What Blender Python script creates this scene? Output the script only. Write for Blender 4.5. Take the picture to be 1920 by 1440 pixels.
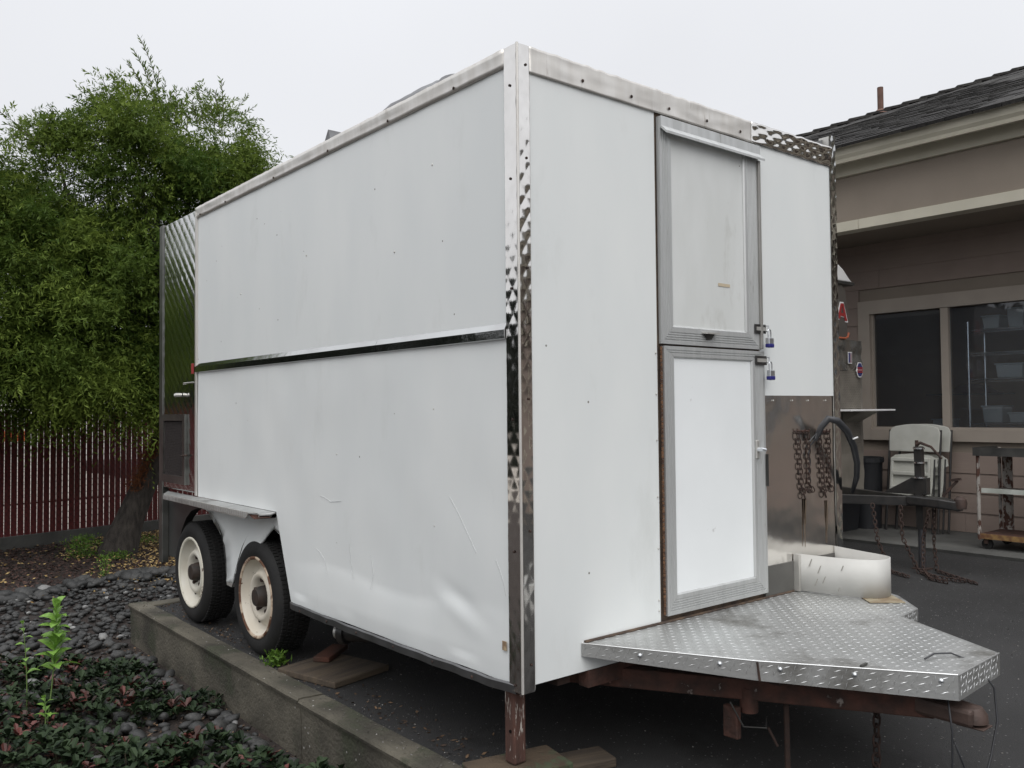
import bpy, math, random
import numpy as np
import bmesh
from mathutils import Vector, Matrix, Euler, noise
random.seed(7); rng = np.random.default_rng(11)
PI = math.pi
for o in list(bpy.data.objects): bpy.data.objects.remove(o)
C = bpy.context.scene.collection
S = bpy.context.scene

# ------------------------------------------------------------------ camera, sky, sun, exposure
CAM = (-1.9151, -2.2783, 1.4418); YAW, PITCH, ROLL = 0.68917, 0.03006, -0.00927
fw = Vector((math.sin(YAW)*math.cos(PITCH), math.cos(YAW)*math.cos(PITCH), math.sin(PITCH)))
rt = Vector((math.cos(YAW), -math.sin(YAW), 0)); up = rt.cross(fw)
r2 = rt*math.cos(ROLL)+up*math.sin(ROLL); u2 = -rt*math.sin(ROLL)+up*math.cos(ROLL)
cd = bpy.data.cameras.new('camera'); cam = bpy.data.objects.new('camera', cd); C.objects.link(cam)
cam.matrix_world = Matrix(((r2.x, u2.x, -fw.x, CAM[0]), (r2.y, u2.y, -fw.y, CAM[1]), (r2.z, u2.z, -fw.z, CAM[2]), (0, 0, 0, 1)))
cd.sensor_width = 36; cd.lens = 1639.242/1920*36; cd.clip_start = .05; cd.clip_end = 2000
S.camera = cam
S.view_settings.view_transform = 'Standard'; S.view_settings.look = 'None'
S.view_settings.exposure = 0.14; S.view_settings.gamma = 1; S.view_settings.use_curve_mapping = False

SUN_EL, SUN_AZ = math.radians(52), math.radians(212)     # azimuth clockwise from +Y
w = bpy.data.worlds.new('World'); S.world = w; w.use_nodes = True
nt = w.node_tree; nt.nodes.clear()
out = nt.nodes.new('ShaderNodeOutputWorld'); bg = nt.nodes.new('ShaderNodeBackground')
sky = nt.nodes.new('ShaderNodeTexSky'); sky.sky_type = 'NISHITA'; sky.sun_disc = False
sky.sun_elevation = SUN_EL; sky.sun_rotation = SUN_AZ; sky.dust_density = 5; sky.air_density = 1
hs = nt.nodes.new('ShaderNodeHueSaturation'); hs.inputs['Saturation'].default_value = 0.12
nt.links.new(sky.outputs[0], hs.inputs['Color'])
tc = nt.nodes.new('ShaderNodeTexCoord'); sp = nt.nodes.new('ShaderNodeSeparateXYZ')
nt.links.new(tc.outputs['Generated'], sp.inputs[0])
pw = nt.nodes.new('ShaderNodeMath'); pw.operation = 'MULTIPLY'; nt.links.new(sp.outputs['Z'], pw.inputs[0]); nt.links.new(sp.outputs['Z'], pw.inputs[1])
p4 = nt.nodes.new('ShaderNodeMath'); p4.operation = 'MULTIPLY'; nt.links.new(pw.outputs[0], p4.inputs[0]); nt.links.new(pw.outputs[0], p4.inputs[1])
ma = nt.nodes.new('ShaderNodeMath'); ma.operation = 'MULTIPLY_ADD'; nt.links.new(p4.outputs[0], ma.inputs[0]); ma.inputs[1].default_value = 13.0; ma.inputs[2].default_value = 7.6
nz = nt.nodes.new('ShaderNodeTexNoise'); nz.inputs['Scale'].default_value = 2.2; nz.inputs['Detail'].default_value = 3
mr = nt.nodes.new('ShaderNodeMapRange'); mr.inputs[1].default_value = .3; mr.inputs[2].default_value = .7; mr.inputs[3].default_value = .965; mr.inputs[4].default_value = 1.03
nt.links.new(tc.outputs['Generated'], nz.inputs['Vector']); nt.links.new(nz.outputs[0], mr.inputs[0])
mm = nt.nodes.new('ShaderNodeMath'); mm.operation = 'MULTIPLY'; nt.links.new(ma.outputs[0], mm.inputs[0]); nt.links.new(mr.outputs[0], mm.inputs[1])
cc = nt.nodes.new('ShaderNodeVectorMath'); cc.operation = 'SCALE'; cc.inputs[0].default_value = (.968, .985, 1.03); nt.links.new(mm.outputs[0], cc.inputs['Scale'])
mx = nt.nodes.new('ShaderNodeMixRGB'); mx.inputs[0].default_value = .93     # cloud cover over the clear sky
nt.links.new(hs.outputs[0], mx.inputs[1]); nt.links.new(cc.outputs[0], mx.inputs[2])
nt.links.new(mx.outputs[0], bg.inputs[0]); bg.inputs[1].default_value = 0.105; nt.links.new(bg.outputs[0], out.inputs[0])
sl = bpy.data.lights.new('sun', 'SUN'); sl.energy = 1.45; sl.angle = math.radians(60); sl.color = (1, .97, .93)
so = bpy.data.objects.new('sun', sl); C.objects.link(so)
sd = Vector((math.sin(SUN_AZ)*math.cos(SUN_EL), math.cos(SUN_AZ)*math.cos(SUN_EL), math.sin(SUN_EL)))
so.rotation_euler = sd.to_track_quat('Z', 'Y').to_euler(); so.location = (0, 0, 20)

# ------------------------------------------------------------------ materials
MATS = {}
def M(name, c1, c2=None, scale=6, rough=.6, metal=0, bump=0, bscale=60, stretch=(1, 1, 1), c3=None, s3=9, t3=.6, w3=.06,
      specks=None, rvar=0, spec=.5, attr=None, trans=0, bstretch=None, detail=5, contrast=(.35, .65)):
    """procedural surface: two tones mixed by noise, an optional third tone in patches (rust, dirt), flecks, fine relief"""
    if name in MATS: return MATS[name]
    m = bpy.data.materials.new(name); m.use_nodes = True; n = m.node_tree; L = n.links.new
    p = n.nodes['Principled BSDF']; o = n.nodes['Material Output']
    p.inputs['Roughness'].default_value = rough; p.inputs['Metallic'].default_value = metal
    p.inputs['Specular IOR Level'].default_value = spec
    t = n.nodes.new('ShaderNodeTexCoord'); mp = n.nodes.new('ShaderNodeMapping'); mp.inputs['Scale'].default_value = stretch
    L(t.outputs['Object'], mp.inputs[0])
    def rgb(c): return (c[0], c[1], c[2], 1)
    def ramp(src, a, b):
        r = n.nodes.new('ShaderNodeMapRange'); r.inputs[1].default_value = a; r.inputs[2].default_value = b; L(src, r.inputs[0]); return r.outputs[0]
    def mix(fac, a, b):
        x = n.nodes.new('ShaderNodeMixRGB'); L(fac, x.inputs[0])
        for k, v in ((1, a), (2, b)):
            if isinstance(v, tuple): x.inputs[k].default_value = v
            else: L(v, x.inputs[k])
        return x.outputs[0]
    col = rgb(c1)
    if attr:
        a = n.nodes.new('ShaderNodeAttribute'); a.attribute_name = attr
        col = mix(a.outputs['Fac'], rgb(c1), rgb(c2))
    elif c2:
        z = n.nodes.new('ShaderNodeTexNoise'); z.inputs['Scale'].default_value = scale; z.inputs['Detail'].default_value = detail; L(mp.outputs[0], z.inputs['Vector'])
        col = mix(ramp(z.outputs[0], *contrast), rgb(c1), rgb(c2))
        if rvar:
            r = n.nodes.new('ShaderNodeMapRange'); r.inputs[1].default_value = .3; r.inputs[2].default_value = .7
            r.inputs[3].default_value = rough; r.inputs[4].default_value = rough+rvar; L(z.outputs[0], r.inputs[0]); L(r.outputs[0], p.inputs['Roughness'])
    if c3:
        z = n.nodes.new('ShaderNodeTexNoise'); z.inputs['Scale'].default_value = s3; z.inputs['Detail'].default_value = 8; z.inputs['Roughness'].default_value = .65; L(mp.outputs[0], z.inputs['Vector'])
        col = mix(ramp(z.outputs[0], t3, t3+w3), col, rgb(c3))
    if specks:
        v = n.nodes.new('ShaderNodeTexVoronoi'); v.inputs['Scale'].default_value = specks[1]; L(t.outputs['Object'], v.inputs['Vector'])
        lt = n.nodes.new('ShaderNodeMath'); lt.operation = 'LESS_THAN'; L(v.outputs['Distance'], lt.inputs[0]); lt.inputs[1].default_value = specks[2]
        sx = n.nodes.new('ShaderNodeSeparateXYZ'); L(v.outputs['Color'], sx.inputs[0])
        l2 = n.nodes.new('ShaderNodeMath'); l2.operation = 'LESS_THAN'; L(sx.outputs[0], l2.inputs[0]); l2.inputs[1].default_value = specks[3]
        an = n.nodes.new('ShaderNodeMath'); an.operation = 'MULTIPLY'; L(lt.outputs[0], an.inputs[0]); L(l2.outputs[0], an.inputs[1])
        col = mix(an.outputs[0], col, rgb(specks[0]))
    if isinstance(col, tuple): p.inputs['Base Color'].default_value = col
    else: L(col, p.inputs['Base Color'])
    if bump:
        z = n.nodes.new('ShaderNodeTexNoise'); z.inputs['Scale'].default_value = bscale; z.inputs['Detail'].default_value = 6
        if bstretch:
            mb = n.nodes.new('ShaderNodeMapping'); mb.inputs['Scale'].default_value = bstretch; L(t.outputs['Object'], mb.inputs[0]); L(mb.outputs[0], z.inputs['Vector'])
        else: L(mp.outputs[0], z.inputs['Vector'])
        b = n.nodes.new('ShaderNodeBump'); b.inputs['Strength'].default_value = bump; b.inputs['Distance'].default_value = .02
        L(z.outputs[0], b.inputs['Height']); L(b.outputs[0], p.inputs['Normal'])
    if trans:
        tr = n.nodes.new('ShaderNodeBsdfTranslucent'); ms = n.nodes.new('ShaderNodeMixShader'); ms.inputs[0].default_value = trans
        if isinstance(col, tuple): tr.inputs[0].default_value = col
        else: L(col, tr.inputs[0])
        L(p.outputs[0], ms.inputs[1]); L(tr.outputs[0], ms.inputs[2]); L(ms.outputs[0], o.inputs[0])
    MATS[name] = m; return m
def glass_mat():
    m = bpy.data.materials.new('glass'); m.use_nodes = True; n = m.node_tree; n.nodes.clear(); L = n.links.new
    o = n.nodes.new('ShaderNodeOutputMaterial'); a = n.nodes.new('ShaderNodeBsdfTransparent'); g = n.nodes.new('ShaderNodeBsdfGlossy'); f = n.nodes.new('ShaderNodeFresnel'); x = n.nodes.new('ShaderNodeMixShader')
    a.inputs[0].default_value = (.80, .83, .85, 1); g.inputs['Roughness'].default_value = .02; f.inputs[0].default_value = 1.6
    L(f.outputs[0], x.inputs[0]); L(a.outputs[0], x.inputs[1]); L(g.outputs[0], x.inputs[2]); df = n.nodes.new('ShaderNodeBsdfDiffuse'); df.inputs[0].default_value = (.45, .46, .48, 1); y = n.nodes.new('ShaderNodeMixShader'); y.inputs[0].default_value = .075     # grey haze mixed into the glass to lift the dark panes
    L(x.outputs[0], y.inputs[1]); L(df.outputs[0], y.inputs[2]); L(y.outputs[0], o.inputs[0]); return m

white = M('white_paint', (.745, .765, .755), (.705, .73, .725), scale=1.6, rough=.45, bump=.03, bscale=4, stretch=(2, 2, .8), specks=((.17, .16, .14), 10, .045, .20), c3=(.63, .65, .635), s3=2.2, t3=.60, w3=.25)
white_dirty = M('grimy_white_paint', (.67, .685, .675), (.61, .625, .61), scale=3, rough=.5, bump=.03, bscale=8, stretch=(2, 2, .8), specks=((.14, .12, .1), 9, .06, .25), c3=(.44, .44, .41), s3=2.5, t3=.60, w3=.2)
white_door = M('door_white_paint', (.80, .825, .83), (.76, .785, .79), scale=2.5, rough=.4, c3=(.45, .45, .44), s3=8, t3=.68, w3=.10, specks=((.3, .29, .27), 14, .08, .12))
alu = M('aluminium', (.58, .59, .585), (.49, .50, .495), scale=5, rough=.42, metal=.6, stretch=(6, 6, .6), rvar=.2, c3=(.30, .29, .27), s3=6, t3=.62, w3=.1)
alu_dull = M('dull_aluminium', (.62, .61, .58), (.50, .49, .46), scale=4, rough=.36, metal=.7, bump=.05, bscale=30, rvar=.2, c3=(.22, .21, .19), s3=7, t3=.66, w3=.08)
tread = M('tread_plate', (.60, .61, .60), (.36, .36, .35), scale=3.2, rough=.34, metal=.8, bump=.06, bscale=60, rvar=.25, c3=(.16, .155, .14), s3=3.2, t3=.55, w3=.18, contrast=(.3, .7))
lug = M('tread_lug', (.74, .75, .75), (.5, .5, .49), scale=3, rough=.38, metal=.85)
steel = M('stainless', (.90, .88, .85), (.80, .78, .75), scale=2, rough=.12, metal=1, bump=.10, bscale=5, rvar=.09, c3=(.36, .31, .26), s3=9, t3=.67, w3=.08, stretch=(1, 1, .6))
steel_mir = M('corner_stainless', (.84, .82, .79), (.74, .72, .69), scale=5, rough=.07, metal=1, bump=.02, bscale=9, rvar=.07)
steel_q = M('quilted_stainless', (.66, .67, .66), (.58, .58, .57), scale=3, rough=.07, metal=1, bump=.05, bscale=14, rvar=.05)
steel_trim = M('stained_stainless', (.72, .70, .665), (.64, .615, .575), scale=5, rough=.34, metal=.55, bump=.03, bscale=7, stretch=(5, 5, .7), c3=(.30, .26, .22), s3=6, t3=.62, w3=.16, rvar=.12)
dark_steel = M('dark_steel', (.05, .05, .048), (.09, .088, .082), scale=8, rough=.5, metal=.5)
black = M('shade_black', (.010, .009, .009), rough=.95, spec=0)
gap = M('dirty_gap', (.05, .035, .028), (.11, .075, .05), scale=20, rough=.9)
rust = M('rust', (.085, .036, .025), (.038, .021, .016), scale=14, rough=.85, bump=.3, bscale=50, c3=(.24, .21, .19), s3=14, t3=.63, w3=.05)
rust_post = M('rusty_post_paint', (.095, .042, .030), (.05, .026, .02), scale=9, rough=.8, bump=.3, bscale=60, c3=(.42, .39, .35), s3=12, t3=.55, w3=.04, stretch=(3, 3, .5))
rust_dk = M('dark_rust', (.050, .027, .020), (.028, .018, .015), scale=30, rough=.9, bump=.2)
rubber = M('tyre_rubber', (.006, .006, .006), (.013, .0125, .012), scale=7, rough=.78, bump=.1, bscale=60)
rim_m = M('rim_paint', (.64, .62, .55), (.56, .53, .45), scale=6, rough=.5, c3=(.075, .035, .02), s3=22, t3=.67, w3=.03)
rim_rust = M('rusty_rim_paint', (.63, .59, .51), (.54, .49, .40), scale=6, rough=.5, c3=(.10, .045, .025), s3=18, t3=.62, w3=.05)
hub_m = M('hub_grease', (.02, .018, .016), (.04, .025, .018), scale=20, rough=.7)
asphalt = M('asphalt', (.014, .0138, .0138), (.031, .0305, .0305), scale=1.1, rough=.85, bump=.6, bscale=220, specks=((.14, .14, .14), 55, .20, .18), detail=10, c3=(.012, .0115, .011), s3=2.0, t3=.60, w3=.12)
conc = M('kerb_concrete', (.120, .108, .082), (.040, .036, .027), scale=3, rough=.9, bump=.5, bscale=55, c3=(.042, .045, .027), s3=3.2, t3=.54, w3=.1, specks=((.33, .32, .30), 30, .14, .08))
conc_lt = M('footing_concrete', (.12, .12, .112), (.07, .07, .066), scale=3, rough=.9, bump=.3, bscale=50)
soil = M('soil', (.030, .020, .016), (.016, .012, .010), scale=8, rough=.95, bump=.5, bscale=40)
mulch_m = M('bark_mulch', (.030, .014, .011), (.11, .06, .045), attr='tint', rough=.9)
leaf_fall = M('fallen_leaf', (.20, .12, .035), (.45, .33, .14), attr='tint', rough=.8)
stone_m = M('river_stone', (.029, .030, .030), (.058, .057, .054), scale=4, rough=.68, bump=.12, bscale=50, specks=((.25, .25, .24), 50, .12, .08))
stone_dk = M('dark_river_stone', (.017, .018, .018), (.032, .032, .031), scale=5, rough=.62, bump=.12, bscale=50)
stone_lt = M('pale_stone', (.26, .26, .25), (.12, .12, .12), scale=16, rough=.75)
bark = M('bark', (.065, .056, .048), (.028, .024, .021), scale=9, rough=.95, bump=1.0, bscale=34, stretch=(3, 3, .9))
leaf_t = M('tree_leaf', (.036, .074, .012), (.22, .29, .055), attr='tint', rough=.6, trans=.42, spec=.15)
leaf_far = M('conifer_leaf', (.010, .015, .010), (.026, .034, .020), attr='tint', rough=.7)
leaf_shrub = M('shrub_leaf', (.006, .014, .006), (.036, .058, .025), attr='tint', rough=.6, spec=.18)
leaf_red = M('red_leaf', (.022, .015, .010), (.11, .022, .016), attr='tint', rough=.6)
leaf_new = M('new_leaf', (.24, .42, .08), (.14, .28, .045), scale=9, rough=.45, trans=.3)
leaf_weed = M('weed_leaf', (.06, .13, .015), (.14, .25, .03), attr='tint', rough=.6, trans=.3)
twig_dead = M('dead_needles', (.10, .030, .010), (.22, .075, .02), attr='tint', rough=.9)
stem_m = M('stem', (.06, .05, .03), rough=.9)
slat_m = M('red_slat', (.17, .034, .034), (.13, .028, .028), scale=3, rough=.5)
wire_m = M('fence_wire', (.05, .02, .02), rough=.6)
stucco = M('brown_stucco', (.255, .215, .175), (.235, .198, .160), scale=3, rough=.9, bump=.12, bscale=120)
siding = M('brown_siding', (.275, .215, .182), (.240, .188, .160), scale=2.5, rough=.75, bump=.1, bscale=40, bstretch=(1, .1, 1.5))
trimm = M('tan_trim', (.52, .485, .395), (.47, .44, .355), scale=3, rough=.7, bump=.04)
wtrim = M('taupe_window_trim', (.37, .32, .27), (.33, .285, .24), scale=3, rough=.7)
shake = M('roof_shake', (.016, .015, .014), (.036, .033, .031), scale=3, rough=.95, bump=.6, bscale=30, stretch=(1, 6, 1))
shake2 = M('grey_roof_shake', (.026, .025, .023), (.052, .049, .045), scale=3, rough=.95, bump=.6, bscale=30, stretch=(1, 6, 1))
glass = glass_mat()
dark_in = M('room_wall', (.40, .22, .10), (.55, .33, .16), scale=1.5, rough=.9)
chrome = M('chrome', (.75, .76, .78), rough=.15, metal=1)
tub_m = M('tub_plastic', (.85, .88, .88), (.75, .78, .78), scale=4, rough=.5)
plast = M('chair_plastic', (.55, .55, .50), (.47, .47, .42), scale=6, rough=.55)
blackpl = M('black_plastic', (.014, .015, .018), (.02, .021, .024), scale=4, rough=.5)
blackmt = M('black_painted_metal', (.02, .02, .02), (.035, .032, .03), scale=12, rough=.35)
cable_m = M('black_cable', (.02, .021, .024), (.035, .036, .04), scale=9, rough=.45)
wood = M('weathered_wood', (.10, .075, .05), (.05, .038, .028), scale=3, rough=.9, bump=.4, bscale=30, stretch=(1, 10, 6))
wood_moss = M('mossy_wood', (.085, .060, .038), (.05, .035, .022), scale=5, rough=.95, bump=.4, bscale=40, c3=(.05, .065, .035), s3=8, t3=.55, w3=.08)
board_red = M('red_stained_board', (.10, .035, .02), (.04, .025, .018), scale=7, rough=.9)
red_p = M('red_print', (.30, .03, .03), rough=.5)
navy_p = M('navy_print', (.03, .035, .14), rough=.5)
white_p = M('white_print', (.75, .75, .75), rough=.5)
blue_p = M('padlock_blue', (.02, .02, .16), rough=.4)
lockm = M('padlock_steel', (.62, .64, .66), rough=.3, metal=.9)
yellow_rust = M('yellow_rust', (.26, .16, .06), (.13, .06, .03), scale=22, rough=.9)
cart_paint = M('flaking_cart_paint', (.36, .34, .31), (.25, .23, .21), scale=9, rough=.8, c3=(.07, .03, .02), s3=10, t3=.50, w3=.05, stretch=(2, 2, 1))
cart_white = M('flaking_white_paint', (.48, .50, .46), (.35, .37, .33), scale=9, rough=.8, c3=(.10, .05, .035), s3=12, t3=.6, w3=.05)
yard_m = M('pale_yard', (.42, .39, .35), (.34, .31, .28), scale=.6, rough=.95)
yard_wall_m = M('pale_yard_wall', (.72, .70, .66), (.66, .64, .6), scale=1, rough=.9)
orange_m = M('orange_barrier', (.60, .13, .03), rough=.6)
far_soil = M('ground_soil', (.045, .038, .030), (.03, .028, .022), scale=.4, rough=.95)
grey_vent = M('grey_vent', (.20, .205, .21), (.12, .12, .125), scale=6, rough=.6, metal=.3)
treadwall = M('small_tread_plate', (.26, .24, .205), (.17, .155, .135), scale=5, rough=.5, metal=.25)
brass = M('hinge_rust', (.20, .105, .055), (.06, .03, .02), scale=60, rough=.7, metal=.3)

# ------------------------------------------------------------------ builders
class MB:
    def __init__(s): s.v = []; s.f = []
    def add(s, vs, fs):
        b = len(s.v); s.v += [tuple(v) for v in vs]; s.f += [tuple(i+b for i in f) for f in fs]; return s
    def box(s, x0, x1, y0, y1, z0, z1):
        v = [(x, y, z) for z in (z0, z1) for y in (y0, y1) for x in (x0, x1)]
        return s.add(v, [(0, 2, 3, 1), (4, 5, 7, 6), (0, 1, 5, 4), (2, 6, 7, 3), (0, 4, 6, 2), (1, 3, 7, 5)])
    def obox(s, c, ax, h):
        c = Vector(c); a = [Vector(k).normalized()*q for k, q in zip(ax, h)]
        v = [c+a[0]*i+a[1]*j+a[2]*k for k in (-1, 1) for j in (-1, 1) for i in (-1, 1)]
        return s.add(v, [(0, 2, 3, 1), (4, 5, 7, 6), (0, 1, 5, 4), (2, 6, 7, 3), (0, 4, 6, 2), (1, 3, 7, 5)])
    def beam(s, p, q, w, h, upv=(0, 0, 1)):
        p, q = Vector(p), Vector(q); d = (q-p).normalized(); r = d.cross(Vector(upv)).normalized(); u = r.cross(d)
        return s.obox((p+q)/2, (d, r, u), ((q-p).length/2, w/2, h/2))
    def tube(s, pts, r, n=8, cap=True):
        pts = [Vector(p) for p in pts]; N = len(pts); rr = r if hasattr(r, '__len__') else [r]*N
        d0 = (pts[1]-pts[0]).normalized(); a = d0.orthogonal().normalized(); vs = []
        for i, p in enumerate(pts):
            d = (pts[min(i+1, N-1)]-pts[max(i-1, 0)]).normalized(); a = (a-d*a.dot(d)).normalized(); b = d.cross(a)
            vs += [p+(a*math.cos(2*PI*k/n)+b*math.sin(2*PI*k/n))*rr[i] for k in range(n)]
        fs = [(i*n+k, i*n+(k+1) % n, (i+1)*n+(k+1) % n, (i+1)*n+k) for i in range(N-1) for k in range(n)]
        if cap: fs += [tuple(range(n-1, -1, -1)), tuple((N-1)*n+k for k in range(n))]
        return s.add(vs, fs)
    def lathe(s, prof, c, axis, n=32, closed=False):
        """prof: (distance along axis, radius)"""
        ax = Vector(axis).normalized(); a = ax.orthogonal().normalized(); b = ax.cross(a); c = Vector(c); P = len(prof)
        vs = [c+ax*t+(a*math.cos(2*PI*k/n)+b*math.sin(2*PI*k/n))*r for t, r in prof for k in range(n)]
        fs = [(i*n+k, i*n+(k+1) % n, ((i+1) % P)*n+(k+1) % n, ((i+1) % P)*n+k) for i in range(P if closed else P-1) for k in range(n)]
        return s.add(vs, fs)
    def prism(s, poly, off):
        n = len(poly); off = Vector(off); A = [Vector(p) for p in poly]; B = [p+off for p in A]
        return s.add(A+B, [tuple(range(n-1, -1, -1)), tuple(range(n, 2*n))]+[(i, (i+1) % n, (i+1) % n+n, i+n) for i in range(n)])
    def grid(s, f, nu, nv):
        vs = [f(i/nu, j/nv) for j in range(nv+1) for i in range(nu+1)]
        return s.add(vs, [(j*(nu+1)+i, j*(nu+1)+i+1, (j+1)*(nu+1)+i+1, (j+1)*(nu+1)+i) for j in range(nv) for i in range(nu)])
    def build(s, name, mat, parent=None, smooth=False, bevel=0, loc=None, fix=False):
        org = Vector(parent['_o']) if parent is not None else Vector(loc if loc else (0, 0, 0))
        me = bpy.data.meshes.new(name); me.from_pydata([tuple(Vector(v)-org) for v in s.v], [], s.f); me.validate(); me.update()
        if fix:
            import bmesh
            b = bmesh.new(); b.from_mesh(me); bmesh.ops.recalc_face_normals(b, faces=b.faces); b.to_mesh(me); b.free()
        me.materials.append(mat)
        o = bpy.data.objects.new(name, me); C.objects.link(o); o['_o'] = tuple(float(q) for q in org)
        if parent is not None: o.parent = parent
        elif loc: o.location = loc
        if smooth: me.polygons.foreach_set('use_smooth', [True]*len(me.polygons)); 
        if smooth == 'auto':
            mo = o.modifiers.new('e', 'EDGE_SPLIT'); mo.split_angle = math.radians(38)
        if bevel:
            mo = o.modifiers.new('b', 'BEVEL'); mo.width = bevel; mo.segments = 2; mo.limit_method = 'ANGLE'; mo.angle_limit = math.radians(40)
        return o
def tag(o, label=None, cat=None, group=None, kind=None):
    if label: o['label'] = label
    if cat: o['category'] = cat
    if group: o['group'] = group
    if kind: o['kind'] = kind
    return o
def thing(name, loc, label, cat, group=None):
    o = bpy.data.objects.new(name, None); C.objects.link(o); o.location = loc; o['_o'] = tuple(loc); o.empty_display_size = .1
    return tag(o, label, cat, group)
def box(name, mat, parent, *b, bevel=0): return MB().box(*b).build(name, mat, parent, bevel=bevel)
def place(name, mesh, parent, pos, rot=None, scale=None):
    o = bpy.data.objects.new(name, mesh); C.objects.link(o)
    if parent is not None: o.parent = parent; o.location = Vector(pos)-Vector(parent['_o'])
    else: o.location = pos
    if rot is not None: o.rotation_euler = rot
    if scale is not None: o.scale = scale
    return o
def quads(name, P, mat, parent=None, tint=None, kind=None, loc=(0, 0, 0)):
    """P: (n,4,3) array of quads -> one mesh with a per-face tint"""
    n = len(P); org = np.array(parent['_o'] if parent is not None else loc)
    me = bpy.data.meshes.new(name); me.vertices.add(4*n); me.vertices.foreach_set('co', (P.reshape(-1, 3)-org).astype('f').ravel())
    me.loops.add(4*n); me.loops.foreach_set('vertex_index', np.arange(4*n, dtype='i')); me.polygons.add(n)
    me.polygons.foreach_set('loop_start', np.arange(0, 4*n, 4, dtype='i')); me.polygons.foreach_set('loop_total', np.full(n, 4, 'i')); me.update()
    if tint is not None:
        a = me.attributes.new('tint', 'FLOAT', 'FACE'); a.data.foreach_set('value', tint.astype('f'))
    me.materials.append(mat); o = bpy.data.objects.new(name, me); C.objects.link(o); o['_o'] = tuple(float(q) for q in org)
    if parent is not None: o.parent = parent
    else: o.location = loc
    if kind: o['kind'] = kind
    return o
def nz3(v): return v/np.maximum(np.linalg.norm(v, axis=-1, keepdims=True), 1e-9)
def leafquads(pos, d, nrm, ln, wd):
    """lance-shaped leaf: base, side, tip, side"""
    d = nz3(d); s = nz3(np.cross(d, nrm)); L = ln[:, None]; W = wd[:, None]
    return np.stack([pos, pos+d*L*.45+s*W/2, pos+d*L, pos+d*L*.45-s*W/2], 1)

G = .14          # asphalt level under the trailer
BED = -.12       # planting bed
# ------------------------------------------------------------------ the setting
g = MB().grid(lambda u, v: (-300+600*u, -300+600*v, BED-.02), 6, 6).build('ground', far_soil); tag(g, kind='structure')
bed = MB().grid(lambda u, v: (-9+13*u, -6+15.7*v, BED+.018*noise.noise(Vector((u*14, v*16, 0)))), 60, 70).build('planting_bed', soil, smooth=True); tag(bed, kind='structure')
pl = MB().prism([(-.03, -40, G), (60, -40, G), (60, 40, G), (4.2, 40, G), (4.2, 4.0, G), (-.03, 4.0, G)], (0, 0, -.25)).build('parking_lot', asphalt, fix=True); tag(pl, kind='structure')
yard = MB().box(-30, 4.1, 10.3, 45, BED-.02, BED+.06).build('yard', yard_m); tag(yard, kind='structure')
# walkway beside the building
wk = MB().prism([(6.02, -14, G-.02), (6.0, -14, G+.03), (6.02, -14, G+.035), (7.25, -14, G+.035), (7.25, -14, G-.02)], (0, 22.7, 0)).build('walkway', conc_lt, bevel=.004); tag(wk, kind='structure')

# kerb wall round the lot
kerb = thing('kerb_wall', (-.1, 2, BED), 'low mossy concrete kerb wall holding up the lot beside the wheels', 'kerb wall')
def kx(y): return -.128-.012*(4.0-y)/3.5
def seg(y0, y1, zt, sh=0):
    n = max(2, int((y1-y0)/.12)); f = []
    prof = lambda y: [(kx(y)+.012+sh, BED-.1), (kx(y)+.006+sh+.006*noise.noise(Vector((y*5, 0, 1))), zt-.05), (kx(y)+.002+sh, zt-.03), (kx(y)-.006+sh, zt-.024), (kx(y)-.010+sh, zt-.010), (kx(y)-.003+sh+.003*noise.noise(Vector((y*9, 0, 5))), zt), (kx(y)+.014+sh, zt+.002), (kx(y)+.06, zt-.001), (-.022+.008*noise.noise(Vector((y*3, 1, 1))), zt-.002), (-.02, BED-.1)]
    vs = []; P = 10
    for i in range(n+1):
        y = y0+(y1-y0)*i/n; vs += [(x, y+(.004*noise.noise(Vector((x*40, i, z*40))) if i in (0, n) else 0), z+.0025*noise.noise(Vector((y*7, x*30, 0)))) for x, z in prof(y)]
    fs = [(i*P+k, i*P+k+1, (i+1)*P+k+1, (i+1)*P+k) for i in range(n) for k in range(P-1)]+[tuple(range(P)), tuple(n*P+k for k in range(P-1, -1, -1))]
    m = MB(); m.add(vs, fs); return m
seg(1.405, 4.0, .155).build('kerb_section', conc, kerb, fix=True)
seg(-5, 1.392, .152, -.003).build('kerb_section', conc, kerb, fix=True)
MB().box(-.022, 4.18, 3.86, 3.985, BED-.1, .151).build('kerb_section', conc, kerb, bevel=.01)

# ------------------------------------------------------------------ river stones
def stone_mesh(seed, sub=2):
    import bmesh
    b = bmesh.new(); bmesh.ops.create_icosphere(b, subdivisions=sub, radius=1)
    for v in b.verts:
        k = 1+.28*noise.noise(v.co*1.1+Vector((seed*7, 0, 0))); v.co = Vector((v.co.x*k, v.co.y*k*.72, v.co.z*k*.5))
    me = bpy.data.meshes.new('stone'); b.to_mesh(me); b.free()
    me.polygons.foreach_set('use_smooth', [True]*len(me.polygons)); return me
SM = []
for i in range(10):
    me = stone_mesh(i); me.materials.append([stone_m, stone_dk, stone_m, stone_dk, stone_dk, stone_m, stone_dk, stone_dk, stone_m, stone_lt][i]); SM.append(me)
camv = Vector(CAM)
def pix(p):
    d = Vector(p)-camv; z = d.dot(fw); return (960+1639.2*d.dot(r2)/z, 720-1639.2*d.dot(u2)/z, z)
rocks = thing('rock_bed', (-.5, 4, BED), None, None); rocks['kind'] = 'structure'
cand = []
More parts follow.
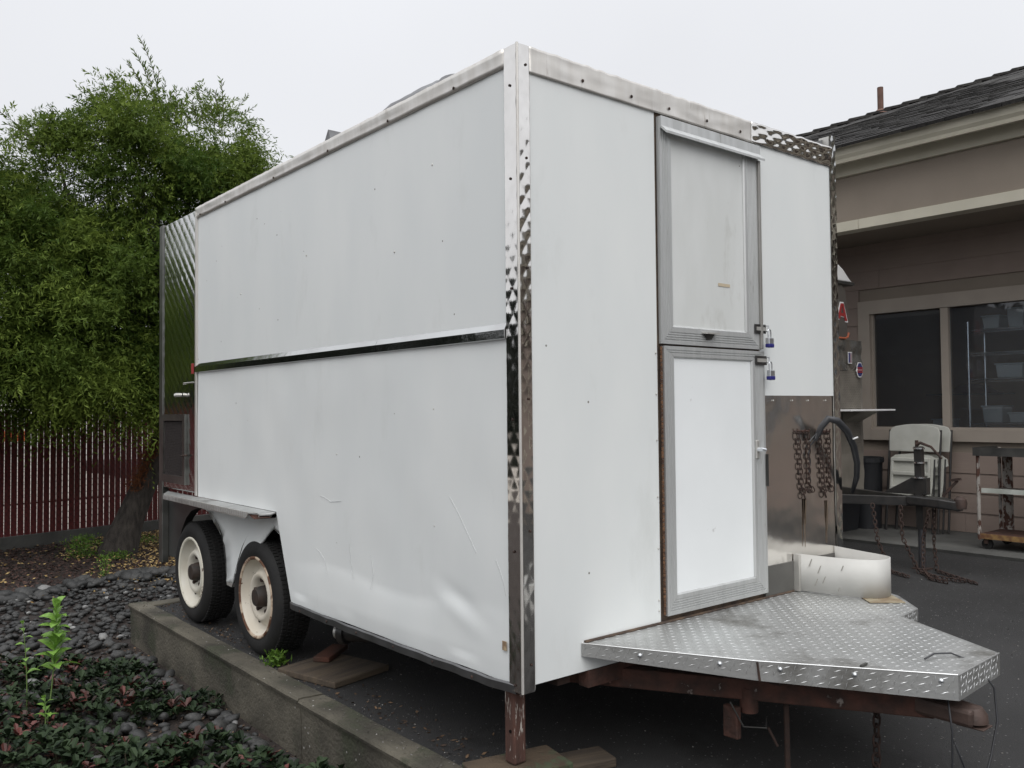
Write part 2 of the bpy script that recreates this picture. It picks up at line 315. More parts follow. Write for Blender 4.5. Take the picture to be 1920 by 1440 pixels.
for i in range(9000):
    x = random.uniform(-2.2, 1.9); y = random.uniform(.2, 7.1)
    if x > kx(y)-.05 and y < 4.08: continue
    lim = 6.35+.22*x+.25*noise.noise(Vector((x*1.5, 0, 3)))
    if y > lim: continue
    if y < 3.0+.5*noise.noise(Vector((x*2, 1, 1))) and x < -.75 and random.random() < .6: continue
    edge = lim-y < .28
    s = random.uniform(.022, .052)*(1.0 if not edge else random.uniform(1.3, 2.1))
    z = BED+.005+random.uniform(0, .035)
    cand.append((x, y, z, s))
def key(c):
    px, py, zc = pix(c[:3]); vis = -20 < px < 640 and py < 1460
    return -(c[3]/zc) if vis else 1
cand.sort(key=key)
for k, (x, y, z, s) in enumerate(cand[:300]):
    me = SM[9] if random.random() < .02 else SM[random.randrange(9)]
    place('stone', me, rocks, (x, y, z+s*.2), (random.uniform(-.35, .35), random.uniform(-.35, .35), random.uniform(0, 6.3)), (s, s, s))
# the many small stones: one part per look
bases = [stone_mesh(20+i, 1) for i in range(4)]
for mi, (mt, frac) in enumerate(((stone_m, .46), (stone_dk, .96), (stone_lt, 1.0))):
    V = []; F = []; nb = 0
    for (x, y, z, s) in cand[300:]:
        h = (math.sin(x*91.7+y*47.3)*43758.5) % 1
        if not ((0, .46, .96)[mi] <= h < frac): continue
        me = bases[int(h*977) % 4]; R_ = Euler((random.uniform(-.35, .35), random.uniform(-.35, .35), random.uniform(0, 6.3))).to_matrix()
        co = np.array([v.co[:] for v in me.vertices])@np.array(R_).T*s*random.uniform(.6, 1)+np.array([x, y, z])
        V.append(co); F.append(np.array([p.vertices[:] for p in me.polygons])+nb); nb += len(co)
    V = np.concatenate(V); F = np.concatenate(F)
    o = MB(); o.v = [tuple(v) for v in V]; o.f = [tuple(int(i) for i in f) for f in F]
    ob = o.build('gravel', mt, rocks, smooth=True); ob['kind'] = 'stuff'

# ------------------------------------------------------------------ bark mulch, fallen leaves
def scatter(n, xr, yr, test):
    P = []
    while len(P) < n:
        x = random.uniform(*xr); y = random.uniform(*yr)
        if test(x, y): P.append((x, y, BED+.012+random.uniform(0, .02)))
    return np.array(P)
def flats(P, ln, wd, tilt=.5):
    n = len(P); a = rng.uniform(0, 2*PI, n); d = np.stack([np.cos(a), np.sin(a), rng.normal(0, tilt*.4, n)], 1)
    nr = np.stack([rng.normal(0, tilt, n), rng.normal(0, tilt, n), np.ones(n)], 1)
    return leafquads(P, d, nr, rng.uniform(*ln, n), rng.uniform(*wd, n))
P = scatter(26000, (-3.2, 4.0), (5.6, 9.6), lambda x, y: y > 6.15+.22*x)
o = quads('bark_mulch', flats(P, (.02, .06), (.008, .022), .6), mulch_m, tint=rng.random(len(P))**3, kind='stuff'); tag(o, 'dark reddish bark mulch between the rocks and the fence footing', 'mulch')
P = scatter(11000, (.2, 4.0), (5.9, 9.6), lambda x, y: random.random() < min(1, max(.02, (x-.35+.2*math.sin(y*4))*1.1)))
P[:, 2] += .012
P2 = scatter(900, (-2.5, 2), (5.6, 9.6), lambda x, y: True); P2[:, 2] += .015
P = np.concatenate([P, P2])
o = quads('fallen_leaves', flats(P, (.02, .05), (.012, .022), .6), leaf_fall, tint=rng.random(len(P)), kind='stuff'); tag(o, 'fallen yellow leaves littering the mulch under the tree', 'fallen leaves')

grit_m = M('grit', (.05, .045, .04), (.30, .29, .27), attr='tint', rough=.9)
litter_m = M('dry_litter', (.035, .022, .015), (.16, .10, .055), attr='tint', rough=.9)
def on(zv, n, fx, fy): return np.column_stack([fx(n), fy(n), np.full(n, zv)])
gp = np.concatenate([on(G+.002, 2600, lambda n: rng.uniform(0, 1, n)**2*2.4, lambda n: rng.uniform(-1.6, 3.9, n)), on(G+.002, 2600, lambda n: rng.uniform(1, 6, n), lambda n: rng.uniform(-2.5, 3.9, n)), on(.1555, 380, lambda n: rng.uniform(-.12, -.03, n), lambda n: rng.uniform(.2, 3.95, n))])
o = quads('grit', flats(gp, (.004, .012), (.003, .009), .5), grit_m, tint=rng.random(len(gp))**3, kind='stuff'); tag(o, 'loose grit and specks scattered over the asphalt and kerb', 'grit')
lp_ = np.concatenate([on(G+.004, 420, lambda n: .02+np.abs(rng.normal(0, .12, n)), lambda n: rng.uniform(.0, 3.9, n)), on(BED+.03, 2600, lambda n: rng.uniform(-2, -.15, n), lambda n: rng.uniform(.6, 4.2, n))])
o = quads('leaf_litter', flats(lp_, (.012, .032), (.006, .014), .7), litter_m, tint=rng.random(len(lp_))**2, kind='stuff'); tag(o, 'dry brown leaf litter lying among the shrubs and along the kerb', 'leaf litter')
# ------------------------------------------------------------------ fence with red slats
f0 = Vector((-.054, 9.23, 0)); fd = (Vector((1.913, 9.70, 0))-f0).normalized(); fnv = Vector((-fd.y, fd.x, 0))
fence = thing('slatted_fence', tuple(f0), 'chain-link fence filled with dark red upright privacy slats behind the tree', 'fence')
ft = math.atan2(fd.y, fd.x)
sm = MB().obox((0, 0, 0), ((1, 0, 0), (0, 1, 0), (0, 0, 1)), (.0318, .005, .73)); me = bpy.data.meshes.new('slat'); me.from_pydata(sm.v, [], sm.f); me.materials.append(slat_m)
for i in range(-60, 62):
    p = f0+fd*(i*.0735+random.uniform(-.002, .002)); place('slat', me, fence, (p.x, p.y, .765+random.uniform(-.012, .004)), (0, random.uniform(-.003, .003), ft))
wm = MB(); a0, a1 = -4.4, 4.5; zb, zt = .05, 1.53
k = a0-1.5
while k < a1:
    for sgn in (1, -1):
        s0, s1 = (k, k+1.48) if sgn > 0 else (k+1.48, k)
        t0, t1 = 0., 1.
        pts = [(s0+(s1-s0)*t, zb+(zt-zb)*t) for t in (0, 1)]
        # clip to the run
        (xa, za), (xb, zb2) = pts
        lo, hi = max(min(xa, xb), a0), min(max(xa, xb), a1)
        if hi-lo > .05:
            fz = lambda x: za+(x-xa)/(xb-xa)*(zb2-za)
            pa = f0+fd*lo-fnv*.009*1; pb = f0+fd*hi-fnv*.009
            wm.tube([(pa.x, pa.y, fz(lo)), (pb.x, pb.y, fz(hi))], .0022, 3, False)
    k += .075
o = wm.build('chain_link', wire_m, fence); o['kind'] = 'stuff'
for s_ in (-3.6, -.9, 2.05, 4.4):
    p = f0+fd*s_+fnv*.04; MB().tube([(p.x, p.y, -.1), (p.x, p.y, 1.6)], .024, 10).build('post', wire_m, fence, smooth='auto')
pa, pb = f0+fd*a0+fnv*.02, f0+fd*a1+fnv*.02
MB().tube([(pa.x, pa.y, 1.53), (pb.x, pb.y, 1.53)], .018, 8).build('top_rail', wire_m, fence, smooth='auto')
MB().tube([(pa.x, pa.y, .40), (pb.x, pb.y, .40)], .012, 6).build('lower_rail', wire_m, fence, smooth='auto')
pc = (pa+pb)/2
MB().obox((pc.x, pc.y, -.06), (fd, fnv, (0, 0, 1)), (4.5, .07, .10)).build('footing', conc_lt, fence, bevel=.006)
# what shows through the slat gaps
yw = thing('yard_wall', (0, 24, BED), 'long pale wall across the yard seen through the fence gaps', 'wall')
box('wall_body', yard_wall_m, yw, -14, 16, 24, 24.3, BED, 2.3); box('coping', yard_wall_m, yw, -14.05, 16.05, 23.95, 24.35, 2.303, 2.4)
ob_ = thing('barrier', (1.2, 15, BED+.06), 'orange plastic barrier glimpsed through the gaps of the red fence', 'barrier')
box('panel', orange_m, ob_, .1, 1.3, 15, 15.05, .98, 1.16, bevel=.01); box('rail', cart_white, ob_, -.8, 2.2, 15.06, 15.10, .75, .85)
for x in (-.7, .7, 2.1): box('leg', cart_white, ob_, x-.04, x+.04, 14.9, 15.3, BED+.06, .95)

# ------------------------------------------------------------------ trees
def drape_crown(ells, per, seed, leaf=(.042, .066), wid=.013, droop=.8):
    """leafy twigs spread through blobs; returns quads and tints"""
    r = np.random.default_rng(seed); Q = []; T = []
    for (cx, cy, cz, rx, ry, rz, dens) in ells:
        nt_ = int(per*dens); 
        u = nz3(r.normal(size=(nt_, 3))); rad = r.uniform(.25, 1, nt_)**.45; base = u*rad[:, None]*np.array([rx, ry, rz])+np.array([cx, cy, cz])
        # clumping: pull twigs to random tufts
        nc = max(6, int(rx*ry*rz*45)); tu = nz3(r.normal(size=(nc, 3)))*(r.uniform(.45, 1.08, nc)**.6)[:, None]*np.array([rx, ry, rz])+np.array([cx, cy, cz])
        pick = r.integers(0, nc, nt_); base = np.where((r.random(nt_) < .82)[:, None], tu[pick]+r.normal(0, .115, (nt_, 3)), base)
        tb = r.random(nc)[pick]
        outd = nz3(base-np.array([cx, cy, cz])); d0 = nz3(outd+np.array([0, 0, .35])+r.normal(0, .45, (nt_, 3)))
        NL = 15; L = r.uniform(.18, .40, nt_)
        for k in range(NL):
            t = (k+.5)/NL; pos = base+d0*(L*t)[:, None]+np.array([0, 0, -1])*(droop*L*t*t*.8)[:, None]
            tang = nz3(d0+np.array([0, 0, -1.])*(2*droop*t*.8)); side = nz3(np.cross(tang, r.normal(size=(nt_, 3))))
            dd = nz3(tang*.75+side*r.choice([-1, 1], nt_)[:, None]*.8); nn = nz3(r.normal(size=(nt_, 3))+np.array([0, 0, .8]))
            Q.append(leafquads(pos, dd, nn, r.uniform(*leaf, nt_), np.full(nt_, wid)*r.uniform(.7, 1.2, nt_)))
            T.append(np.clip(.02+.75*tb**1.5*r.uniform(.6, 1.2, nt_)+.25*t*r.random(nt_), 0, 1))
    return np.concatenate(Q), np.concatenate(T)
TY = 7.9
# main crown and the lower mass on its left, laid out round the trunk (metres)
ELL = [(1.852, 8.0, 4.648, 0.618, 0.525, 0.559, 0.9), (1.034, 7.9, 4.379, 0.559, 0.575, 0.676, 0.9), (0.726, 8.0, 3.662, 0.853, 0.75, 0.882, 1.6), (1.406, 7.6, 3.683, 0.882, 0.75, 0.824, 1.7), (1.151, 7.7, 2.685, 1.235, 1.05, 0.971, 2.8), (0.0, 8.2, 3.973, 0.618, 0.525, 0.559, 0.8), (-0.129, 8.0, 2.986, 0.882, 0.75, 0.882, 1.7), (0.339, 7.8, 2.213, 1.118, 0.95, 0.529, 1.7), (1.384, 7.7, 2.131, 0.647, 0.55, 0.441, 0.9), (2.197, 7.8, 3.827, 0.382, 0.45, 0.529, 0.6), (-0.815, 8.1, 2.611, 1.0, 0.95, 1.118, 1.7), (-0.617, 8.3, 3.644, 0.765, 0.65, 0.706, 1.0), (-0.472, 7.9, 2.077, 0.765, 0.65, 0.412, 0.8), (2.101, 8.4, 2.859, 0.706, 0.65, 0.765, 0.9), (0.097, 7.6, 1.862, 0.882, 0.75, 0.265, 0.9), (-0.298, 8.1, 1.846, 0.706, 0.6, 0.265, 0.7), (0.845, 7.5, 1.845, 0.647, 0.55, 0.247, 0.8), (1.367, 8.4, 2.297, 0.882, 0.75, 0.706, 1.2), (0.222, 8.5, 2.729, 0.824, 0.7, 0.824, 1.2)]
tree = thing('broadleaf_tree', (.93, 7.95, BED), 'fine leaved green tree with leaning trunk growing in front of the red fence', 'tree')
Q, T = drape_crown(ELL, 1350, 3, leaf=(.048, .074), wid=.015)
# long shoots standing clear of the crown
def shoot(p0, p1, n, bend=.1, seed=0):
    r = np.random.default_rng(seed); p0, p1 = np.array(p0), np.array(p1); t = np.linspace(.05, 1, n)[:, None]
    mid = (p0+p1)/2+np.array([bend, 0, bend*.6]); pos = (1-t)**2*p0+2*t*(1-t)*mid+t*t*p1; tg = nz3((p1-p0)[None]+0*pos)
    sd_ = nz3(np.cross(tg, r.normal(size=(n, 3)))); dd = nz3(tg*.9+sd_*.8); 
    return leafquads(pos, dd, nz3(r.normal(size=(n, 3))+[0, -.8, .3]), r.uniform(.05, .075, n), np.full(n, .015)), r.uniform(.1, .6, n), [tuple(x) for x in pos]
tw = MB(); sh = [((1.294, 7.9, 4.857), (1.069, 7.9, 5.68), 78, 0.1, 0), ((1.21, 7.8, 4.782), (0.972, 7.8, 5.488), 62, 0.1, 1), ((1.128, 7.7, 4.708), (0.877, 7.7, 5.3), 46, 0.1, 2), ((1.206, 7.9, 4.747), (1.281, 7.9, 5.378), 44, 0.02, 5), ((1.228, 7.8, 4.695), (1.321, 7.8, 5.222), 35, 0.02, 6), ((1.249, 7.7, 4.643), (1.36, 7.7, 5.067), 26, 0.02, 7), ((1.004, 7.9, 4.645), (0.749, 7.9, 5.26), 34, -0.02, 10), ((0.925, 7.8, 4.574), (0.658, 7.8, 5.078), 27, -0.02, 11), ((0.847, 7.7, 4.503), (0.568, 7.7, 4.899), 20, -0.02, 12), ((0.947, 7.9, 4.634), (0.494, 7.9, 4.964), 37, 0.05, 15), ((0.97, 7.8, 4.583), (0.535, 7.8, 4.816), 29, 0.05, 16), ((0.992, 7.7, 4.532), (0.575, 7.7, 4.669), 22, 0.05, 17), ((1.235, 7.9, 4.875), (1.117, 7.9, 5.399), 51, 0.06, 20), ((1.152, 7.8, 4.8), (1.019, 7.8, 5.211), 40, 0.06, 21), ((1.07, 7.7, 4.726), (0.923, 7.7, 5.027), 30, 0.06, 22), ((0.724, 7.9, 4.53), (0.306, 7.9, 4.592), 30, 0.05, 25), ((0.748, 7.8, 4.48), (0.347, 7.8, 4.448), 24, 0.05, 26), ((0.77, 7.7, 4.43), (0.387, 7.7, 4.305), 18, 0.05, 27), ((2.04, 7.9, 4.981), (2.007, 7.9, 5.426), 40, 0.0, 30), ((1.943, 7.8, 4.903), (1.892, 7.8, 5.229), 32, 0.0, 31), ((1.848, 7.7, 4.825), (1.779, 7.7, 5.036), 24, 0.0, 32), ((2.105, 7.9, 4.995), (2.338, 7.9, 5.319), 34, 0.02, 35), ((2.124, 7.8, 4.94), (2.377, 7.8, 5.155), 27, 0.02, 36), ((2.143, 7.7, 4.885), (2.415, 7.7, 4.993), 20, 0.02, 37), ((2.372, 7.9, 4.328), (2.767, 7.9, 4.594), 34, 0.03, 40), ((2.27, 7.8, 4.257), (2.637, 7.8, 4.403), 27, 0.03, 41), ((2.169, 7.7, 4.188), (2.509, 7.7, 4.216), 20, 0.03, 42), ((2.304, 7.9, 4.186), (2.717, 7.9, 4.465), 30, 0.02, 45), ((2.323, 7.8, 4.136), (2.755, 7.8, 4.303), 24, 0.02, 46), ((2.341, 7.7, 4.086), (2.793, 7.7, 4.142), 18, 0.02, 47), ((1.784, 7.9, 4.864), (1.733, 7.9, 5.266), 27, 0, 50), ((1.691, 7.8, 4.788), (1.623, 7.8, 5.074), 21, 0, 51), ((1.601, 7.7, 4.713), (1.515, 7.7, 4.886), 16, 0, 52), ((-0.008, 7.9, 4.33), (-0.302, 7.9, 4.55), 37, 0.03, 55), ((0.018, 7.8, 4.282), (-0.26, 7.8, 4.411), 29, 0.03, 56), ((0.043, 7.7, 4.235), (-0.219, 7.7, 4.273), 22, 0.03, 57), ((0.042, 7.9, 4.34), (0.193, 7.9, 4.626), 34, 0.02, 60), ((-0.021, 7.8, 4.275), (0.112, 7.8, 4.458), 27, 0.02, 61), ((-0.084, 7.7, 4.211), (0.033, 7.7, 4.294), 20, 0.02, 62), ((1.475, 7.9, 4.739), (1.474, 7.9, 5.206), 37, 0, 65), ((1.496, 7.8, 4.687), (1.513, 7.8, 5.05), 29, 0, 66), ((1.516, 7.7, 4.635), (1.552, 7.7, 4.894), 22, 0, 67), ((-0.129, 7.9, 4.083), (-0.395, 7.9, 4.31), 34, 0, 70), ((-0.19, 7.8, 4.022), (-0.465, 7.8, 4.153), 27, 0, 71), ((-0.25, 7.7, 3.962), (-0.533, 7.7, 3.999), 20, 0, 72), ((0.144, 7.9, 4.132), (0.255, 7.9, 4.438), 30, 0, 75), ((0.17, 7.8, 4.085), (0.296, 7.8, 4.295), 24, 0, 76), ((0.194, 7.7, 4.039), (0.337, 7.7, 4.154), 18, 0, 77), ((0.562, 7.9, 4.205), (0.401, 7.9, 4.467), 30, 0, 80), ((0.49, 7.8, 4.141), (0.317, 7.8, 4.299), 24, 0, 81), ((0.42, 7.7, 4.078), (0.234, 7.7, 4.136), 18, 0, 82)]
for p_, q_, n_, bd_, sd_ in sh:
    q2_, t_, ps = shoot(p_, q_, n_, bd_, sd_); Q = np.concatenate([Q, q2_]); T = np.concatenate([T, t_])
    tw.tube(ps[::3]+[ps[-1]], .0035, 4, False)
quads('crown', Q, leaf_t, tree, T, 'stuff')
tw.build('twigs', stem_m, tree)['kind'] = 'stuff'
tp = [(.86, 7.98, -.22), (.90, 7.96, -.02), (.99, 7.95, .25), (1.13, 7.93, .6), (1.27, 7.9, .95), (1.42, 7.88, 1.35), (1.5, 7.85, 1.8), (1.42, 7.85, 2.4), (1.3, 7.88, 3.0), (1.25, 7.9, 3.8)]
trk = MB().tube(tp, [.25, .19, .152, .135, .127, .12, .12, .10, .07, .03], 18)
for k, v in enumerate(trk.v):
    n_ = noise.noise(Vector(v)*6)*.014+noise.noise(Vector(v)*18)*.007; c_ = min(tp, key=lambda q: (Vector(q)-Vector(v)).length); d_ = (Vector(v)-Vector(c_)).normalized(); trk.v[k] = tuple(Vector(v)+d_*n_)
trk.build('trunk', bark, tree, smooth=True)
lm = MB()
for p, q, a in (((1.5, 7.85, 1.8), (.5, 7.8, 2.9), .06), ((1.5, 7.85, 1.8), (2.2, 7.8, 3.4), .055), ((1.42, 7.85, 2.4), (-.2, 8.1, 3.3), .05), ((1.3, 7.88, 3.0), (1.7, 7.9, 4.4), .035), ((1.42, 7.85, 2.2), (.9, 7.5, 4.2), .04), ((.5, 7.8, 2.9), (.2, 7.9, 4.3), .03)):
    p, q = Vector(p), Vector(q); m_ = (p+q)/2+Vector((.08, .05, -.15)); lm.tube([p, p.lerp(m_, .5), m_, m_.lerp(q, .5), q], [a, a*.85, a*.7, a*.5, a*.25], 8)
lm.build('limbs', bark, tree, smooth=True)
n = 900; base = np.stack([rng.uniform(1.02, 1.32, n), rng.uniform(7.72, 7.82, n), rng.uniform(.60, 1.12, n)], 1); base[:, 0] = .88+(base[:, 2]-.35)*.42+rng.normal(0, .05, n)
quads('dead_twigs', leafquads(base, rng.normal(size=(n, 3))+[-.8, -.4, .2], rng.normal(size=(n, 3)), rng.uniform(.04, .09, n), np.full(n, .006)), twig_dead, tree, rng.random(n), 'stuff')

def conifer(loc, h, rad, label, seed):
    r = np.random.default_rng(seed); t = thing('conifer', loc, label, 'tree', 'dark conifers standing left of the trailer')
    n = 5200; zz = r.uniform(.06, 1, n)**.9; R_ = rad*(1-zz)**.75*(.8+.35*np.sin(zz*40+r.uniform(0, 6)))*r.uniform(.35, 1.1, n); a = r.uniform(0, 2*PI, n)
    pos = np.stack([R_*np.cos(a), R_*np.sin(a), zz*h], 1)+np.array(loc); d = np.stack([np.cos(a), np.sin(a), r.normal(.1, .4, n)], 1)
    quads('crown', leafquads(pos, d, r.normal(size=(n, 3)), r.uniform(.25, .5, n), r.uniform(.1, .2, n)), leaf_far, t, r.random(n), 'stuff')
    MB().tube([loc, (loc[0], loc[1], loc[2]+h*.85)], [.14, .03], 8).build('trunk', bark, t)
    return t
for i, (x, y, h, rd, lb) in enumerate(((-5.0, 19, 4.6, 1.5, 'dark conifer nearest the fence end, far left of the trailer'), (-8.2, 18.5, 5.4, 1.7, 'tall dark conifer second along the row left of the trailer'), (-11.0, 16.5, 4.5, 1.9, 'broad dark conifer third along the row left of the trailer'), (-13.5, 14.0, 3.9, 1.8, 'shorter dark conifer fourth along the row left of the trailer'),
                                        (-16, 11.0, 4.0, 2.0, 'wide dark conifer fifth along the row left of the trailer'), (-18, 7.5, 3.5, 2.0, 'low dark conifer sixth along the row left of the trailer'), (-19, 3.5, 3.8, 2.1, 'dark conifer seventh along the row left of the trailer'), (-6.6, 22, 5.9, 1.6, 'tallest dark conifer behind the row left of the trailer'), (-3.0, 21.5, 5.0, 1.5, 'slim dark conifer beyond the fence left of the trailer'))):
    conifer((x, y, BED), h, rd, lb, 40+i)
hg_ = thing('hedge', (-14, 13, BED), 'long dark hedge added outside the frame at left to darken the steel reflections', 'hedge')  # unseen foliage band, added and raised so the steel strip reflects dark
n = 26000; a = rng.uniform(0, 1, n); hp = np.array([[-2.2, 23.5], [-9, 22], [-15, 17.5], [-21, 11], [-24, 3]]); k = np.minimum((a*4).astype(int), 3); t_ = (a*4-k)[:, None]; xy = hp[k]*(1-t_)+hp[k+1]*t_+rng.normal(0, .35, (n, 2)); zz = rng.uniform(0, 1, n)*(4.6+.5*np.sin(a*37)+.35*np.sin(a*91))
quads('foliage', leafquads(np.column_stack([xy, zz+BED]), rng.normal(size=(n, 3)), rng.normal(size=(n, 3)), rng.uniform(.35, .6, n), rng.uniform(.2, .32, n)), leaf_far, hg_, rng.random(n), 'stuff')
MB().tube([(-9, 22, BED), (-9, 22, 2.5)], .1, 8).build('trunk', bark, hg_)

# ------------------------------------------------------------------ shrubs and sprouts in the bed
def rosette_leaves(c, r, n, rr, tilt, ln, wd):
    a = rr.uniform(0, 2*PI, n); el = rr.uniform(*tilt, n); d = np.stack([np.cos(a)*np.cos(el), np.sin(a)*np.cos(el), np.sin(el)], 1)
    pos = np.repeat(np.array(c)[None], n, 0)+rr.normal(0, r, (n, 3)); nr = np.cross(d, np.stack([-np.sin(a), np.cos(a), 0*a], 1)); return pos, d, nr, rr.uniform(*ln, n), rr.uniform(*wd, n)
def paddle(pos, d, nr, ln, wd):
    """rounded leaf of two quads with a fold along the midrib"""
    d = nz3(d); s = nz3(np.cross(d, nr)); nn = nz3(np.cross(s, d)); L = ln[:, None]; W = wd[:, None]; up_ = nn*W*.18
    A = np.stack([pos, pos+d*L*.35+s*W*.36+up_, pos+d*L*.80+s*W*.46+up_, pos+d*L], 1); B = np.stack([pos, pos+d*L, pos+d*L*.80-s*W*.46+up_, pos+d*L*.35-s*W*.36+up_], 1)
    return np.concatenate([A, B])
def shrub(loc, rad, h, label, seed, red=.05, dens=1.):
    rr = np.random.default_rng(seed); t = thing('low_shrub', loc, label, 'shrub', 'low dark shrubs filling the planting bed')
    nrs = int(44*dens*rad*rad/.09); Q = []; T = []; QR = []; TR = []; st = MB()
    for i in range(nrs):
        a = rr.uniform(0, 2*PI); q = rr.uniform(0, 1)**.5; c = (loc[0]+rad*q*math.cos(a), loc[1]+rad*q*math.sin(a), loc[2]+h*(1-.6*q*q)*rr.uniform(.35, 1.0))
        n = rr.integers(6, 10); big = c[2]-loc[2] > h*.45
        p = paddle(*rosette_leaves(c, .006, n, rr, (.0, 1.0), (.034, .062) if big else (.02, .040), (.020, .034) if big else (.012, .022)))
        if rr.random() < red*2+.03: QR.append(p); TR.append(rr.random(len(p)))
        else: Q.append(p); T.append(np.clip(rr.random(len(p))*.4+rr.random()**2*.7, 0, 1))
        if i % 3 == 0: st.tube([(loc[0]+(c[0]-loc[0])*.4, loc[1]+(c[1]-loc[1])*.4, loc[2]), c], .0025, 4, False)
    quads('foliage', np.concatenate(Q), leaf_shrub, t, np.concatenate(T), 'stuff')
    if QR: quads('red_leaves', np.concatenate(QR), leaf_red, t, np.concatenate(TR), 'stuff')
    st.build('stems', stem_m, t)
spots = [(-1.25, 2.15, .40, .17, .06, 'low shrub in the bottom left corner with red old leaves'), (-.98, 1.98, .30, .15, .03, 'dark low shrub behind the bottom left corner one'), (-.80, 1.62, .30, .14, .03, 'low shrub with rounded leaves below the green sprout'),
         (-.52, 1.62, .27, .13, .04, 'low shrub with round blue green leaves near the kerb wall foot'), (-.46, 1.28, .24, .13, .04, 'low shrub at the bottom edge close against the kerb wall'), (-.95, 2.75, .36, .16, .09, 'reddish low shrub round the foot of the green sprout'),
         (-.62, 2.55, .33, .15, .05, 'dark low shrub spreading between sprout and kerb wall'), (-.50, 3.10, .27, .12, .07, 'small sparse low shrub beside the kerb wall among stones'), (-1.05, 3.55, .32, .14, .12, 'low shrub with red tips at the left edge beside the stones'),
         (-.70, 3.45, .26, .12, .10, 'low shrub at the edge of the stones right of the sprout'), (-1.5, 2.9, .40, .16, .10, 'low shrub at the far left of the bed'), (-.30, 2.35, .17, .09, .05, 'tiny low shrub tight against the kerb wall'), (-.28, 1.0, .2, .11, .03, 'low shrub under the kerb wall just out of the corner'), (-1.55, 3.9, .34, .14, .12, 'low shrub beyond the left edge of the stones')]
for i, (x, y, r_, h_, rd, lb) in enumerate(spots): shrub((x, y, BED), r_, h_, lb, 70+i, rd, 2.3)
# bright sprout: each leaf a part
def leaf_mesh(name, mat, L=1., W=.42):
    b = MB(); n = 5; vs = []
    for i in range(n+1):
        t = i/n; wv = W*math.sin(PI*min(1, t*.98+.02))**.8*.5*(1.15-.3*t); z = .18*math.sin(t*PI)*L-.12*t*t; vs += [(t*L, -wv, z+.22*wv), (t*L, 0, z), (t*L, wv, z+.22*wv)]
    b.add(vs, [(3*i+k, 3*i+k+1, 3*i+k+4, 3*i+k+3) for i in range(n) for k in (0, 1)])
    me = bpy.data.meshes.new(name); me.from_pydata(b.v, [], b.f); me.materials.append(mat); me.polygons.foreach_set('use_smooth', [True]*len(me.polygons)); return me
LN = leaf_mesh('leaf', leaf_new, 1., .60)
def sprout(loc, top, n, s, label):
    t = thing('sprout', loc, label, 'sprout'); p0, p1 = Vector(loc), Vector(top); mid = (p0+p1)/2+Vector((.02, .0, .0))
    bz = lambda u: (1-u)**2*p0+2*u*(1-u)*mid+u*u*p1
    MB().tube([bz(i/8) for i in range(9)], [.004*(1-.6*i/8) for i in range(9)], 6).build('stem', M('sprout_stem', (.10, .16, .04), rough=.6), t)
    for i in range(n):
        u = .45+.55*(i+.5)/n; p = bz(u); a = i*2.4+random.uniform(-.3, .3); k = s*(1.15-.55*(u-.45)/.55)*random.uniform(.8, 1.15)
        place('leaf', LN, t, p, (random.uniform(-.3, .3), -random.uniform(.1, .75)-(.5 if u > .9 else 0), a), (k, k, k))
sprout((-.93, 2.55, BED), (-.875, 2.60, .49), 30, .104, 'tall bright green sprout rising out of the dark shrubs at left')
sprout((-.985, 2.72, BED), (-1.0, 2.75, .40), 8, .055, 'thin sparse sprout just left of the tall bright green one')
sprout((-.98, 2.38, BED), (-.965, 2.42, .09), 8, .055, 'short leafy sprout low in front of the tall bright green one')
def weed(loc, r_, h_, n, label, seed):
    rr = np.random.default_rng(seed); t = thing('weed', loc, label, 'weed')
    pos = np.stack([rr.normal(0, r_*.5, n), rr.normal(0, r_*.5, n), rr.uniform(0, h_, n)], 1)+np.array(loc); d = rr.normal(size=(n, 3))+[0, 0, .7]
    quads('foliage', leafquads(pos, d, rr.normal(size=(n, 3)), rr.uniform(.02, .045, n), rr.uniform(.006, .014, n)), leaf_weed, t, rr.random(n), 'stuff')
    MB().tube([loc, (loc[0], loc[1], loc[2]+h_*.8)], .003, 4).build('stem', stem_m, t)
weed((.55, 8.05, BED), .17, .24, 900, 'bushy bright green weed beside the leaning tree trunk', 5)
weed((.80, 7.72, BED), .14, .08, 350, 'low green weed at the foot of the tree trunk', 6)
weed((.43, 6.75, BED), .08, .2, 160, 'thin green weed between mulch and large stones', 7)
weed((.02, 2.0, G), .05, .07, 240, 'little green weed growing against the front tyre on the kerb', 8)
weed((1.35, 8.6, BED), .2, .10, 260, 'scattered green weed right of the tree trunk', 9)

# ------------------------------------------------------------------ the trailer
TR = thing('food_trailer', (1.0, 1.9, G), 'large boxy white concession trailer with steel trim and tandem wheels', 'trailer')
W_, L_, ZB, ZT = 2.02, 3.75, .5, 2.70
tri = lambda a: abs(((a/PI) % 2)-1)*2-1
def facet(y, z, s=.10, A=.0022): return A*(1 if z > 2 or s != .10 else .38+.62*max(0, min(1, (z-1.35)/.4)))*min(abs(tri(PI*(y+z*.62)/s*2)), abs(tri(PI*(y-z*.62)/s*2)))
sh_ = MB(); sh_.box(.024, W_-.024, .024, 3.72, .95, 2.655); sh_.box(.024, W_-.024, .024, 1.74, .53, .95); sh_.box(.45, W_-.45, 1.74, 3.72, .56, .95); sh_.build('body_shell', dark_steel, TR)
box('roof', alu_dull, TR, .01, W_-.01, .01, 3.73, 2.656, 2.69, bevel=.01)
box('wheel_well', black, TR, .36, .448, 1.76, 3.70, .56, .94)
